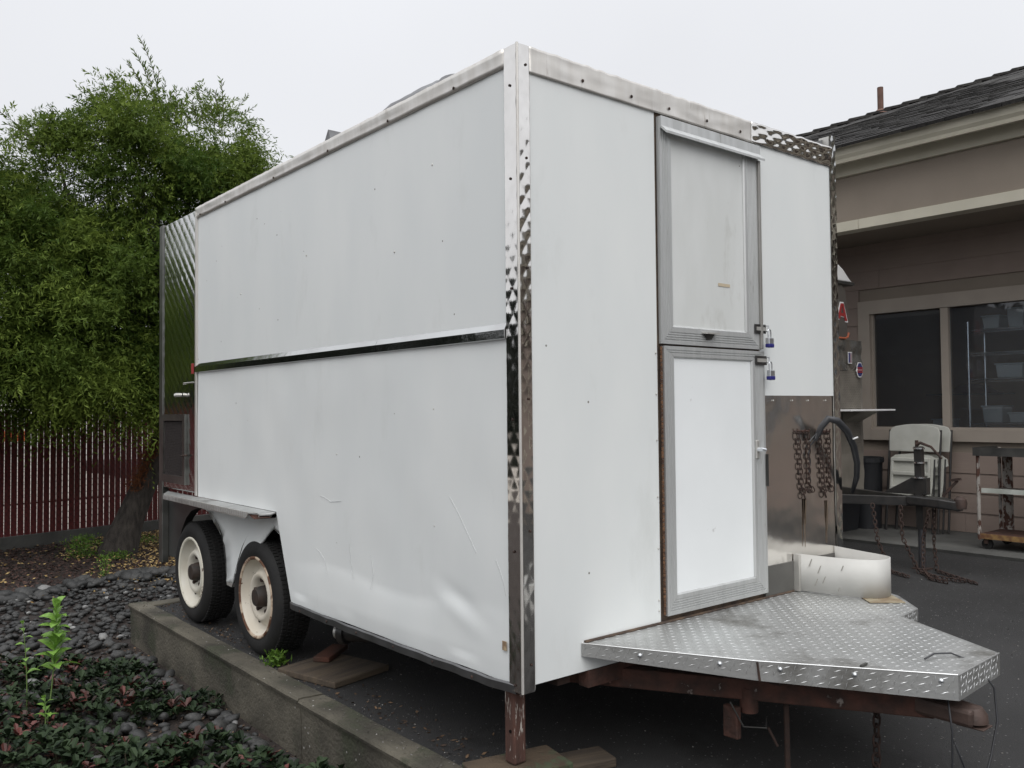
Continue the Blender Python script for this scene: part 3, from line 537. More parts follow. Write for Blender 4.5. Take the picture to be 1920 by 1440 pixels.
# side panels
box('side_panel', white, TR, -.001, .022, .064, 3.078, 1.735, 2.648)['label'] = 'upper white side panel'
def zc(y): return .70+.02*math.sin(y*6) if y > .5 else .735-.02*(0.5-y)
def low(u, v):
    z = .507+(1.70-.507)*v**1.0
    ym = 1.769+min(1, max(0, (z-.507)/.429))*.171
    y = .064+(ym-.064)*u
    c = zc(y); d = c-z; a = 0
    if z < c+.02: a = .011*(1-math.exp(-max(0, d+.02)/.07))*math.sin(PI*min(1, max(0, (y-.02)/1.75)))**.5
    a *= max(0, min(1, (z-.50)/.07))*.65+.35
    da = (y-.34)*.93+(z-.745)*.36; db = -(y-.34)*.36+(z-.745)*.93; p = math.exp(-((da/.13)**2+(db/.030)**2))*.0045-math.exp(-((da/.13)**2+((db+.05)/.035)**2))*.004       # the punched-in dent
    q = .006*noise.noise(Vector((y*2.2, z*2.2, 4)))+.003*noise.noise(Vector((y*5, z*4, 9)))
    wv = .007*noise.noise(Vector((y*4.5, 3, 3))) if v < .03 else 0
    if z > .80: a *= max(0, (.936-z)/.136)
    return (-.003-a+p+q*.7-(wv if wv > 0 else 0), y, z+wv*.8)
rows = []
m = MB()
v1 = (.936-.507)/1.193; NU = 56
m.grid(lambda u, v: low(u, v*v1), NU, 26)
def hi(i, j):
    y = .064+(1.94-.064)*i/NU if i <= NU else 1.94+(3.054-1.94)*(i-NU)/34
    z = .936+(1.70-.936)*j/30; q = .006*noise.noise(Vector((y*2.2, z*2.2, 4)))+.003*noise.noise(Vector((y*5, z*4, 9))); return (-.003+q*.7, y, z)
NC = NU+35
m.add([hi(i, j) for j in range(31) for i in range(NC)], [(j*NC+i, j*NC+i+1, (j+1)*NC+i+1, (j+1)*NC+i) for j in range(30) for i in range(NC-1)])
o = m.build('side_panel', white, TR, smooth=True, fix=False); o['label'] = 'lower white side panel, softly dented along the bottom'
b_ = bmesh.new(); b_.from_mesh(o.data); bmesh.ops.remove_doubles(b_, verts=b_.verts[:], dist=.0012); b_.to_mesh(o.data); b_.free(); o.data.polygons.foreach_set('use_smooth', [True]*len(o.data.polygons))
MB().prism([(.0, 1.769, .507), (.0, 1.940, .932), (.034, 1.940, .932), (.034, 1.769, .507)], (0, .008, 0)).build('panel_flange', white, TR)
# bottom edge rail
def brail(u, v):
    y = .03+(1.765-.03)*u; wv = .004*noise.noise(Vector((y*9, 0, 0))); prof = [(-.006, .512), (-.012, .506), (-.010, .478), (.01, .474)]; x, z = prof[int(round(v*3))]; return (x+wv-.02*math.sin(PI*u)**.6, y, z+wv*.7)
o = MB().grid(brail, 60, 3).build('bottom_rail', M('dark_rail', (.20, .20, .205), (.12, .12, .12), scale=6, rough=.4, metal=.8), TR, smooth=False)
# middle strip
st = MB()
for a, b in ((.066, .93), (.932, 1.98), (1.982, 3.076)):
    st.prism([(-.004, a, 1.688), (-.016, a, 1.692), (-.016, a, 1.722), (-.005, a, 1.744)], (0, b-a, 0))
o = st.build('middle_strip', steel_q, TR, fix=True)
# top trims
tt = MB().grid(lambda u, v: (-.010+.0025*noise.noise(Vector((u*22, v*2, 0)))-.003*(v > .5), .064+3.016*u, 2.640+.064*v+(.003*noise.noise(Vector((u*60, 5, 0))) if v > .9 else 0)), 110, 4)
o = tt.build('top_trim', steel_trim, TR, smooth=True); s_ = o.modifiers.new('t', 'SOLIDIFY'); s_.thickness = .008; s_.offset = 1
def ftrim(x0, x1, f, nx, mt, nm):
    o = MB().grid(lambda u, v: (x0+(x1-x0)*u, -.010-(.0105*v*min(1, ((x0+(x1-x0)*u)-1.34)/.35) if nm else 0)-f(x0+(x1-x0)*u, 2.612+.092*v)-.0035*noise.noise(Vector(((x0+(x1-x0)*u)*8, v*2, 7))), 2.612+.092*v+(.004*noise.noise(Vector(((x0+(x1-x0)*u)*26, 5, 2))) if v > .9 else 0)), nx, 12).build('top_trim', mt, TR, smooth=True)
    s_ = o.modifiers.new('t', 'SOLIDIFY'); s_.thickness = .004; s_.offset = -1
ftrim(.046, 1.335, lambda x, z: 0, 110, steel_trim, 0); ftrim(1.336, 1.976, lambda x, z: facet(z*1.5, x*1.0+.02*noise.noise(Vector((x*12, 0, 0))), .13, .0036)+.0030*noise.noise(Vector((x*8, 2, z*10))), 110, steel_mir, 1)
# rivets on the trims: dark holes with a small head
rv = MB()
def rivet(c, axis, r=.0065): rv.lathe([(0, r), (.002, r*.9), (.0035, r*.4), (.0035, .0001)], c, axis, 8)
for y in (.36, .83, 1.36, 1.95, 2.6, 3.0): rivet((-.0125, y, 2.652), (-1, 0, 0))
for x in (.30, .56, .78, 1.02, 1.25, 1.45, 1.8): rivet((x, -.0125, 2.642), (0, -1, 0))
for z in (.6, 1.05, 1.5, 1.95, 2.33, 2.655): rivet((.028, -.0105, z-.02), (0, -1, 0), .005); rivet((-.0125, .03, z-.09), (-1, 0, 0), .005)
for y in (.25, .5, .78, 1.08, 1.35, 1.62): rivet((-.030, y, .492), (-1, 0, 0), .006)
o = rv.build('rivets', rust_dk, TR); o['kind'] = 'stuff'
rv = MB()
for z in (.66, .70, .90, 1.1, 1.32, 1.5, 1.66): rivet((.688, -.003, z), (0, -1, 0), .0042)
for x in (1.47, 1.62, 1.75, 1.9): rivet((x, -.004, 1.475), (0, -1, 0), .004)
for y, z in ((.52, 2.4), (1.6, 2.2), (2.4, 2.1), (.8, 2.1), (.52, 1.45), (1.3, 1.25), (.52, 1.0), (1.3, .85), (2.3, 1.4)): rivet((-.001, y, z), (-1, 0, 0), .0045)
o = rv.build('screws', alu_dull, TR); o['kind'] = 'stuff'
# near corner trim: two quilted faces
def quilt(y, z, s=.105, A=.0026): return A*(abs(math.sin(PI*(y+z*.62)/s))*abs(math.sin(PI*(y-z*.62)/s)))
def cornerL(u, v): y = -.002+.064*u; z = .487+(2.704-.487)*v; return (-.010-facet(y, z)-.0010*noise.noise(Vector((y*20, 0, z*9))), y, z)
def cornerF(u, v): x = -.008+.052*u; z = .487+(2.704-.487)*v; return (x, -.008-facet(x, z)-.0010*noise.noise(Vector((x*20, 3, z*9))), z)
MB().grid(cornerL, 10, 320).build('corner_trim', steel_mir, TR, smooth=True); MB().grid(cornerF, 10, 320).build('corner_trim', steel_mir, TR, smooth=True)
MB().tube([(-.008, -.006, .487), (-.008, -.006, 2.706)], .005, 8).build('corner_bead', steel_trim, TR, smooth='auto')
box('corner_post', alu_dull, TR, -.006, .05, -.004, .066, .49, 2.70)
# front face
box('front_panel', white, TR, .047, .698, -.002, .022, .507, 2.615)
box('front_panel', white, TR, 1.378, 1.974, -.003, .022, 1.497, 2.613)['label'] = 'upper right white front panel'
fp = MB().grid(lambda u, v: (1.39+.63*u, -.001-.0030*noise.noise(Vector((u*3, v*4, 6)))-.001*noise.noise(Vector((u*11, v*14, 6))), .745+.752*v), 40, 46)
o = fp.build('steel_panel', steel, TR, smooth=True); o['label'] = 'reflective bare steel lower front panel'
box('kick_plate', M('dull_kick_plate', (.17, .165, .155), (.12, .118, .11), scale=4, rough=.45, metal=.5), TR, 1.386, 2.02, -.006, .02, .60, .745)
box('front_backing', gap, TR, .69, 1.40, .004, .02, .53, 2.63)
def cornerR(u, v): x = 1.974+.05*u; z = .60+(2.77-.60)*v; return (x, -.008-facet(x, z)-.0012*noise.noise(Vector((x*20, 3, z*9))), z)
MB().grid(cornerR, 8, 240).build('corner_trim', steel_q, TR, smooth=True)
box('corner_post', alu_dull, TR, 1.976, 2.024, -.003, .05, .55, 2.765)
MB().prism([(1.80, .03, 2.695), (1.975, .03, 2.695), (1.975, .03, 2.755)], (0, .006, 0)).build('gusset', grey_vent, TR)
box('side_panel', white, TR, W_-.022, W_+.001, .06, 3.70, .95, 2.65)['label'] = 'white side panel facing the building'
box('bottom_rail', alu_dull, TR, W_-.02, W_+.004, .03, 1.75, .48, .95)
box('underframe', rust_dk, TR, .2, .26, .05, 3.7, .46, .53); box('underframe', rust_dk, TR, 1.76, 1.82, .05, 3.7, .46, .53)
for y in (.3, 1.05, 1.62): MB().box(.03, 1.98, y, y+.06, .455, .528).build('crossmember', rust, TR)
# doors
def rail(p, q, w, inner, t=.018, m1=True, m2=True):
    """fluted mitred door rail between outer corners p,q in the front plane; inner = unit vector to the door middle"""
    p, q, inn = Vector(p), Vector(q), Vector(inner); d = (q-p).normalized(); b = MB(); n = 4
    prof = [(0, 0), (0, t), (.010, t)]
    k = .014
    while k < w-.022: prof += [(k, t), (k+.002, t-.0035), (k+.0045, t-.0035), (k+.006, t)]; k += .0095
    prof += [(w-.006, t), (w, t-.006), (w, 0)]
    A = []; B = []
    for s_, h in prof:
        A.append(p+d*(s_ if m1 else 0)+inn*s_+Vector((0, -h, 0))); B.append(q-d*(s_ if m2 else 0)+inn*s_+Vector((0, -h, 0)))
    N = len(prof); b.add(A+B, [(i, i+1, i+1+N, i+N) for i in range(N-1)]+[tuple(range(N)), tuple(range(2*N-1, N-1, -1))]); return b
def door(x0, x1, z0, z1, wl, wr, wb, wt, pm, label, lean=0):
    d = MB().box(x0+wl*.6, x1-wr*.6, -.009, .003, z0+wb*.6, z1-wt*.6).build('door', pm, TR); d['label'] = label
    y = 0
    c = [(x0, y, z0), (x1, y, z0), (x1, y, z1), (x0, y, z1)]
    def q(p0, p1, w, inn, wa, wz):
        b = rail(p0, p1, w, inn); 
        # re-mitre for unequal widths
        P0, P1 = Vector(p0), Vector(p1); dd = (P1-P0).normalized(); n_ = len(b.v)//2; I = Vector(inn)
        for i in range(n_):
            s_ = (Vector(b.v[i])-P0).dot(I); h = b.v[i][1]
            b.v[i] = tuple(P0+dd*(s_*wa/w+.0006)+I*s_+Vector((0, h, 0))); b.v[i+n_] = tuple(P1-dd*(s_*wz/w+.0006)+I*s_+Vector((0, h, 0)))
        return b.build('frame_rail', alu, d, fix=True)
    q(c[0], c[1], wb, (0, 0, 1), wl, wr); q(c[3], c[2], wt, (0, 0, -1), wl, wr); q(c[0], c[3], wl, (1, 0, 0), wb, wt); q(c[1], c[2], wr, (-1, 0, 0), wb, wt)
    return d
du = door(.712, 1.368, 1.698, 2.598, .072, .108, .074, .045, white_dirty, 'grimy upper half door')
dl = door(.722, 1.388, .636, 1.690, .063, .092, .080, .046, white_door, 'clean white lower half door')
MB().prism([(.716, -.019, 2.598), (.716, -.022, 2.600), (.716, -.024, 2.56), (.716, -.048, 2.536), (.716, -.048, 2.526), (.716, -.019, 2.553)], (.66, 0, 0)).build('drip_rail', alu, du, fix=True)
MB().box(1.352, 1.368, -.030, -.0185, 1.70, 2.53).build('edge_strip', M('worn_edge_strip', (.42, .41, .39), (.30, .29, .27), scale=5, rough=.45, metal=.6, c3=(.36, .17, .07), s3=5, t3=.60, w3=.05, stretch=(1, 1, .8)), du, bevel=.002)
hg = MB()
for i in range(64):
    z = .64+i*.0164; hg.tube([(.713, -.010, z), (.713, -.010, z+.0140)], .0052, 6)
o = hg.build('piano_hinge', brass, dl); o['kind'] = 'stuff'
# pull handle on the upper door
MB().prism([(.955, -.019, 1.755), (1.045, -.019, 1.755), (1.04, -.045, 1.752), (.962, -.045, 1.752)], (0, 0, -.006)).build('pull_handle', alu_dull, du, fix=True)
MB().prism([(.965, -.0185, 1.749), (1.035, -.0185, 1.749), (1.015, -.0185, 1.725), (.985, -.0185, 1.725)], (0, -.004, 0)).build('handle_plate', dark_steel, du, fix=True)
def hasp(x, z, d):
    h = MB().box(x-.045, x+.034, -.0265, -.0195, z-.022, z+.018).build('hasp', blackmt, d, bevel=.002); MB().box(x-.038, x+.028, -.029, -.0267, z-.010, z+.006).build('hasp_strap', alu_dull, h)
    MB().tube([(x+.030, -.026, z-.012), (x+.030, -.040, z-.012), (x+.030, -.040, z+.012), (x+.030, -.026, z+.012)], .003, 6).build('staple', lockm, h)
hasp(1.360, 1.790, du); hasp(1.362, 1.652, dl)
def lock(x, z, label):
    t = thing('padlock', (x, -.045, z), label, 'padlock', 'padlocks on the half doors')
    MB().tube([(x-.009, -.044, z-.035), (x-.011, -.044, z-.008)]+[(x-.001+.010*math.cos(a), -.044, z-.006+.010*math.sin(a)) for a in np.linspace(PI, 0, 7)]+[(x+.010, -.044, z-.035)], .0028, 8).build('shackle', lockm, t, smooth='auto')
    MB().box(x-.017, x+.019, -.054, -.034, z-.064, z-.033).build('body', lockm, t, bevel=.003); MB().box(x-.018, x+.020, -.0555, -.0325, z-.076, z-.058).build('bumper', blue_p, t, bevel=.004)
    MB().tube([(x, -.045, z-.0775), (x, -.045, z-.0755)], .005, 8).build('keyhole', lockm, t)
lock(1.392, 1.782, 'small steel padlock with blue base on the upper half door'); lock(1.396, 1.640, 'small steel padlock with blue base on the lower half door')
hb = MB().obox((1.322, -.021, 1.262), ((1, 0, 0), (0, 1, 0), (0, 0, 1)), (.011, .004, .040)).build('latch_plate', alu_dull, dl, bevel=.004)
MB().tube([(1.322, -.022, 1.262), (1.322, -.048, 1.262), (1.338, -.052, 1.260)], [.010, .009, .007], 10).build('door_knob', lockm, dl, smooth='auto')
MB().box(1.382, 1.389, -.03, -.02, 1.10, 1.24).build('latch_bar', dark_steel, dl)
# faint older patch and paint runs on the upper door
box('tape_mark', M('tape_mark', (.50, .42, .30), rough=.8), du, 1.08, 1.16, -.0110, -.0106, 1.955, 1.968)
def pillow(y, z):
    a = ((z-y)/.092) % 1; b = ((z+y)/.092) % 1; return .0010*(1-(2*a-1)**2)+.00022*(1-(2*b-1)**2)
# rear quilted panel and its post
qp = MB().grid(lambda u, v: (-.006-pillow(3.082+.60*u, .955+1.735*v)-.0012*noise.noise(Vector((u*2, v*6, 3))), 3.082+.60*u, .955+1.735*v), 76, 240)
o = qp.build('quilted_panel', steel_q, TR, smooth=True); s_ = o.modifiers.new('t', 'SOLIDIFY'); s_.thickness = .004; s_.offset = 1
box('corner_post', M('worn_steel_post', (.24, .24, .225), (.15, .15, .14), scale=7, rough=.3, metal=.85, bump=.1, bscale=12), TR, -.014, .03, 3.684, 3.752, .455, 2.70, bevel=.004)
MB().box(-.012, -.002, 3.062, 3.086, .94, 2.70).build('seam_strip', steel_trim, TR)
# refrigeration vent door
vd = MB().box(-.024, -.008, 3.235, 3.665, .995, 1.045); vd.box(-.024, -.008, 3.235, 3.665, 1.395, 1.435); vd.box(-.024, -.008, 3.235, 3.275, 1.046, 1.394); vd.box(-.024, -.008, 3.635, 3.665, 1.046, 1.394)
vf = vd.build('vent_frame', MATS['worn_steel_post'], TR); box('vent_cavity', black, TR, -.0125, -.0095, 3.27, 3.64, 1.04, 1.40)
ms = MB(); i = 0
for k in np.arange(-.36, .40, .021):
    for sg in (1, -1):
        y0, z0 = 3.275+k, 1.045; y1, z1 = y0+.35, 1.395
        if sg < 0: z0, z1 = z1, z0
        t0 = max(0, (3.275-y0)/.35); t1 = min(1, (3.636-y0)/.35)
        if t1-t0 > .03: ms.tube([(-.0155, y0+.35*t0, z0+(z1-z0)*t0), (-.0155, y0+.35*t1, z0+(z1-z0)*t1)], .0007, 3, False)
o = ms.build('mesh_screen', M('mesh_wire', (.07, .058, .055), rough=.8), vf); o['kind'] = 'stuff'
MB().tube([(-.02, 3.20, 1.18), (-.035, 3.22, 1.18), (-.035, 3.26, 1.175)], .006, 6).build('latch', rust_dk, TR)
MB().tube([(-.01, 3.33, 1.558), (-.04, 3.33, 1.558), (-.045, 3.34, 1.555)], .012, 8).build('catch', alu_dull, TR)
MB().tube([(-.012, 3.10, 1.632), (-.012, 3.28, 1.632), (-.012, 3.28, 1.622)], .004, 5).build('seam_wire', alu_dull, TR)
MB().obox((-.016, 3.115, 1.715), ((0, 1, 0), (0, 0, 1), (1, 0, 0)), (.018, .032, .003)).build('side_marker', red_p, TR, bevel=.003)
# shelf over the wheels
sf = MB().prism([(-.004, 1.945, .934), (-.004, 3.60, .934), (-.085, 3.44, .930), (-.088, 2.09, .926), (-.06, 2.05, .924), (-.072, 1.99, .923), (-.03, 1.955, .926)], (0, 0, -.006))
sf.build('wheel_shelf', tread, TR, fix=True)
sl_ = MB().prism([(-.088, 2.09, .926), (-.085, 3.44, .930), (-.085, 3.44, .898), (-.088, 2.13, .892)], (.004, 0, 0)); sl_.build('shelf_lip', alu_dull, TR, fix=True)
lg = MB()
for y in np.arange(2.12, 3.43, .026): lg.box(-.0905, -.0875, y, y+.009, .900, .924)
o = lg.build('shelf_tread', lug, TR); o['kind'] = 'stuff'
MB().prism([(-.088, 2.12, .925), (-.06, 2.045, .925), (-.078, 1.985, .905), (-.030, 1.95, .908), (-.005, 1.95, .930), (-.005, 1.95, .905), (-.07, 2.06, .893)], (.003, 0, 0)).build('torn_edge', rust, TR, fix=True)
# fender panel with wheel arches
A1 = [(1.773, .50), (1.80, .62), (1.863, .727), (1.93, .800), (2.021, .845), (2.105, .857), (2.189, .848), (2.28, .822), (2.366, .775), (2.45, .700), (2.507, .620), (2.56, .53), (2.585, .475)]
A2 = [(2.675, .475), (2.70, .60), (2.735, .70), (2.80, .785), (2.90, .84), (2.99, .858), (3.056, .860)]
poly = [(1.765, .50)]+A1[0:]+A2+[(3.056, .900), (1.92, .905)]
def dx(y, z): return .030+.018*math.exp(-(((y-2.60)/.09)**2+((z-.70)/.13)**2))+.006*noise.noise(Vector((y*5, z*5, 0)))
import bmesh
bmm = bmesh.new(); vs = [bmm.verts.new((.03, y, z)) for y, z in poly]; bmm.faces.new(vs); bmesh.ops.triangulate(bmm, faces=bmm.faces[:])
for _ in range(3): bmesh.ops.subdivide_edges(bmm, edges=[e for e in bmm.edges if e.calc_length() > .05], cuts=1); bmesh.ops.triangulate(bmm, faces=bmm.faces[:])
for v in bmm.verts: v.co.x = dx(v.co.y, v.co.z)
m_ = MB(); bmm.verts.index_update(); m_.v = [tuple(v.co) for v in bmm.verts]; m_.f = [tuple(v.index for v in f.verts) for f in bmm.faces]; bmm.free()
o = m_.build('fender_panel', white, TR, smooth=True); s_ = o.modifiers.new('t', 'SOLIDIFY'); s_.thickness = .006
def archlip(pts, x0=.026, x1=.075):
    b = MB(); n = len(pts); vs = [(x0, y, z) for y, z in pts]+[(x1, y, z) for y, z in pts]; b.add(vs, [(i, i+1, i+1+n, i+n) for i in range(n-1)]); return b
o = archlip(A1).build('arch_lip', dark_steel, TR, smooth=True)
A3 = [(3.058, .860), (3.15, .855), (3.25, .83), (3.34, .78), (3.42, .70), (3.48, .60), (3.52, .50)]
archlip(A2+A3).build('arch_lip', dark_steel, TR, smooth=True)
MB().prism([(.03, y, z) for y, z in [(3.058, .900)]+A3+[(3.70, .50), (3.70, .905)]], (.005, 0, 0)).build('rear_fender', M('dark_fender_steel', (.16, .165, .16), (.10, .10, .10), scale=5, rough=.35, metal=.8), TR, fix=True)  # rear fender is a dark reflective steel
MB().prism([(.026, 2.585, .475), (.026, 2.675, .475), (.026, 2.67, .455), (.026, 2.60, .452)], (.02, 0, 0)).build('fender_foot', alu_dull, TR, fix=True)
# wheels
def tyre_part(cx, cy, cz, sgn, parent):
    R_, Wd = .312, .19; b = MB()
    pr = [(.012, .205), (.002, .222), (-.004, .25), (-.001, .275), (.014, .298), (.03, .308), (Wd-.03, .308), (Wd-.012, .295), (Wd, .26), (Wd, .21), (Wd-.02, .2)]
    b.lathe([(t*sgn, r) for t, r in pr], (cx, cy, cz), (1, 0, 0), 56)
    for k, v in enumerate(b.v):        # flattened where it stands
        if v[2] < G+.004: b.v[k] = (v[0]-(.006*sgn if abs(v[0]-cx) < .06 else 0), v[1], G+.004)
    ty = b.build('tyre', rubber, parent, smooth=True, fix=True)
    tb = MB()
    for row, t in enumerate((.030, .062, .095, .128, .158)):
        for k in range(84):
            a = 2*PI*(k+.5*(row % 2))/84; c = (cx+sgn*(t+.004), cy+.3085*math.cos(a), cz+.3085*math.sin(a))
            if c[2] < G+.03: continue
            tb.obox(c, ((1, 0, 0), (0, -math.sin(a)+.3*(row % 2), math.cos(a)), (0, math.cos(a), math.sin(a))), (.0115, .0068, .0045))
    o = tb.build('tread_blocks', rubber, ty); o['kind'] = 'stuff'
    return ty
def wheel(cy, cz, x0, sgn, rm, label):
    t = MB().lathe([(sgn*a, r) for a, r in ((.010, .218), (.002, .216), (-.001, .208), (.008, .200), (.028, .194), (.050, .186), (.064, .172), (.062, .158), (.046, .142), (.026, .128), (.022, .114), (.030, .100), (.050, .086), (.072, .076), (.09, .06))], (x0, cy, cz), (1, 0, 0), 56).build('wheel', rm, TR, smooth=True)
    t['label'] = label; tyre_part(x0, cy, cz, sgn, t)
    MB().lathe([(sgn*a, r) for a, r in ((.008, .2195), (-.0005, .2175), (-.0025, .2085), (.0045, .2005))], (x0, cy, cz), (1, 0, 0), 56).build('rim_lip', M('rusty_rim_lip', (.50, .40, .30), (.12, .055, .03), scale=16, rough=.8, contrast=(.45, .55)) if rm is rim_rust else M('chipped_rim_lip', (.66, .63, .53), (.10, .055, .035), scale=22, rough=.7, contrast=(.6, .66)), t, smooth=True)
    MB().lathe([(sgn*a, r) for a, r in ((.08, .058), (.035, .056), (.010, .050), (.000, .044), (-.002, .0001))], (x0, cy, cz), (1, 0, 0), 24).build('hub', hub_m, t, smooth='auto')
    nb = MB()
    for k in range(5):
        a = 2*PI*k/5+.3; nb.tube([(x0+sgn*.062, cy+.088*math.cos(a), cz+.088*math.sin(a)), (x0+sgn*.034, cy+.088*math.cos(a), cz+.088*math.sin(a))], .012, 6)
    nb.build('wheel_nuts', rust_dk, t)['kind'] = 'stuff'
    hb_ = MB()
    for k in range(4):
        a = 2*PI*k/4+.5; hb_.lathe([(sgn*.066, .012), (sgn*.0585, .012), (sgn*.058, .0001)], (x0, cy+.165*math.cos(a), cz+.165*math.sin(a)), (1, 0, 0), 10)
    hb_.build('hand_holes', black, t)['kind'] = 'stuff'
    MB().tube([(x0+sgn*.1, cy, cz), (x0+sgn*.4, cy, cz)], .035, 10).build('axle', rust_dk, t)
wheel(2.245, .452, .012, 1, rim_rust, 'front wheel with rusty cream rim'); wheel(3.225, .452, .012, 1, rim_m, 'rear wheel with cream rim')
wheel(2.245, .452, W_-.012, -1, rim_m, 'front wheel on the building side'); wheel(3.225, .452, W_-.012, -1, rim_m, 'rear wheel on the building side')
# roof fittings, only just above the roof edge
MB().lathe([(0, .13), (.22, .13), (.255, .10), (.27, .0001)], (.42, .90, 2.685), (0, 0, 1), 20).build('roof_vent', grey_vent, TR, smooth='auto')
o = MB().grid(lambda u, v: (.26+.35*v, .92+.88*u, 2.69+.303*math.sin(PI*v)**.35*(min(1, u*9)**.5)*(min(1, (1-u)*2.2)**.6)+.008*noise.noise(Vector((u*9, v*3, 0)))), 30, 12).build('roof_hatch', grey_vent, TR, smooth=True)
MB().prism([(.30, 1.83, 2.69), (.30, 2.15, 2.69), (.30, 1.95, 2.965)], (.2, 0, 0)).build('roof_flap', grey_vent, TR, fix=True)
MB().tube([(.1, 1.9, 2.69), (.1, 1.9, 2.735)], .01, 6).build('roof_stub', grey_vent, TR)
# front deck over the drawbar
DP = [(.271, -.004), (.549, -.544), (.885, -1.040), (1.235, -1.020), (1.50, -.555), (1.68, -.53), (1.86, -.36), (1.97, -.14), (1.97, -.004)]
ZD = .608
dk = MB().prism([(x, y, ZD) for x, y in DP], (0, 0, -.008)).build('deck', tread, TR, fix=True)
def inpoly(x, y):
    c = False; n = len(DP)
    for i in range(n):
        x1, y1 = DP[i]; x2, y2 = DP[(i+1) % n]
        if (y1 > y) != (y2 > y) and x < (x2-x1)*(y-y1)/(y2-y1)+x1: c = not c
    return c
lg = MB()
def lugat(c, u, v, nn, L=.0105, Wd=.0024, h=.0012):
    c, u, v, nn = map(Vector, (c, u, v, nn)); lg.add([c-u*L, c+v*Wd, c+u*L, c-v*Wd, c+nn*h+u*L*.3, c+nn*h-u*L*.3], [(0, 3, 5), (3, 4, 5), (3, 2, 4), (2, 1, 4), (1, 5, 4), (1, 0, 5)])
s_ = .0285
for i in range(-60, 90):
    for j in range(-60, 60):
        x = i*s_+.3; y = j*s_-.5
        if not (inpoly(x, y) and inpoly(x+.014, y) and inpoly(x-.014, y)): continue
        a = PI/4 if (i+j) % 2 else -PI/4
        a += math.radians(18); u = (math.cos(a), math.sin(a), 0); v = (-math.sin(a), math.cos(a), 0); lugat((x, y, ZD+.0002), u, v, (0, 0, 1))
o = lg.build('deck_tread', tread, TR); o['kind'] = 'stuff'; lg = MB()
lips = [(0, 1, .044, .062), (1, 2, .062, .078), (2, 3, .078, .072), (3, 4, .06, .05), (4, 5, .05, .05), (5, 6, .05, .05), (6, 7, .05, .05)]
lp = []
for a, b, h0, h1 in lips:
    p, q = Vector((*DP[a], ZD)), Vector((*DP[b], ZD)); d = (q-p).normalized(); nn = Vector((d.y, -d.x, 0)); nn = -nn if nn.dot(Vector((1.0, -.4, 0))-((p+q)/2).xy.to_3d()) > 0 else nn
    m = MB(); m.prism([p-nn*.001, q-nn*.001, q+Vector((0, 0, -h1))-nn*.001, p+Vector((0, 0, -h0))-nn*.001], nn*.005).build('deck_lip', tread, TR, fix=True)
    Ln = (q-p).length
    for i in range(int(Ln/.026)):
        for j in range(3):
            s0 = .014+i*.026+(.013 if j % 2 else 0); zz = .012+j*.022; hh = h0+(h1-h0)*s0/Ln
            if zz > hh-.008 or s0 > Ln-.012: continue
            aa = math.radians(20 if (i+j) % 2 else 75); u = d*math.cos(aa)+Vector((0, 0, math.sin(aa))); v = nn.cross(u); lugat(p+d*s0+Vector((0, 0, -zz))+nn*.0042, u, v, nn, .0125, .0017, .0013)
    lp.append((p, q, nn))
o = lg.build('tread_lugs', lug, TR); o['kind'] = 'stuff'
for k in (0, 1, 2): p, q, nn = lp[k]; MB().tube([p+nn*.002+Vector((0, 0, .0008)), q+nn*.002+Vector((0, 0, .0008))], .0028, 6).build('lip_edge', lug, TR)
p, q, nn = lp[1]; MB().tube([p+nn*.006, p+Vector((.004, -.006, -.062))+nn*.006], .004, 5).build('lip_weld', rust_dk, TR)
bo = MB()
for k, s in ((0, .35), (0, .80), (1, .12), (1, .50), (1, .92)):
    p, q, nn = lp[k]; c = p.lerp(q, s)+Vector((0, 0, -.02))+nn*.004; bo.lathe([(0, .0085), (.003, .008), (.006, .005), (.007, .0001)], c, nn, 10)
bo.build('deck_bolts', lockm, TR, smooth='auto')['kind'] = 'stuff'
MB().tube([(.283, .0-.006, ZD+.004), (.70, -.006, ZD+.004), (1.60, -.006, ZD+.004)], .006, 5).build('deck_joint', gap, TR)
MB().obox((.76, -.80, ZD+.004), ((1, .1, 0), (0, 1, 0), (0, 0, 1)), (.022, .004, .003)).build('deck_burr', dark_steel, TR)
MB().obox((1.75, -.33, ZD+.0035), ((1, -.9, 0), (.9, 1, 0), (0, 0, 1)), (.075, .10, .0012)).build('rust_patch', M('rust_patch', (.16, .10, .055), (.30, .26, .18), scale=12, rough=.8), TR)
# rounded metal surround on the deck
tp_ = [(1.620, -.004), (1.642, -.14), (1.662, -.24), (1.690, -.30), (1.735, -.345), (1.79, -.355), (1.845, -.335), (1.875, -.28), (1.895, -.20), (1.93, -.08), (1.955, -.004)]
sp_ = [Vector((*p, 0)) for p in tp_]; fine = []
for i in range(len(sp_)-1):
    a, b, c, d = sp_[max(i-1, 0)], sp_[i], sp_[i+1], sp_[min(i+2, len(sp_)-1)]
    for k in range(6):
        t = k/6; fine.append(.5*((2*b)+(-a+c)*t+(2*a-5*b+4*c-d)*t*t+(-a+3*b-3*c+d)*t**3))
fine.append(sp_[-1]); nF = len(fine)
m = MB(); m.add([(p.x, p.y, ZD+.006) for p in fine]+[(p.x, p.y, .778) for p in fine], [(i, i+1, i+1+nF, i+nF) for i in range(nF-1)])
o = m.build('tank_surround', M('scuffed_aluminium', (.56, .555, .53), (.47, .465, .44), scale=4, rough=.5, metal=.15, rvar=.2, c3=(.16, .15, .135), s3=8, t3=.68, w3=.06), TR, smooth=True); s_ = o.modifiers.new('t', 'SOLIDIFY'); s_.thickness = .004
sc = MB()
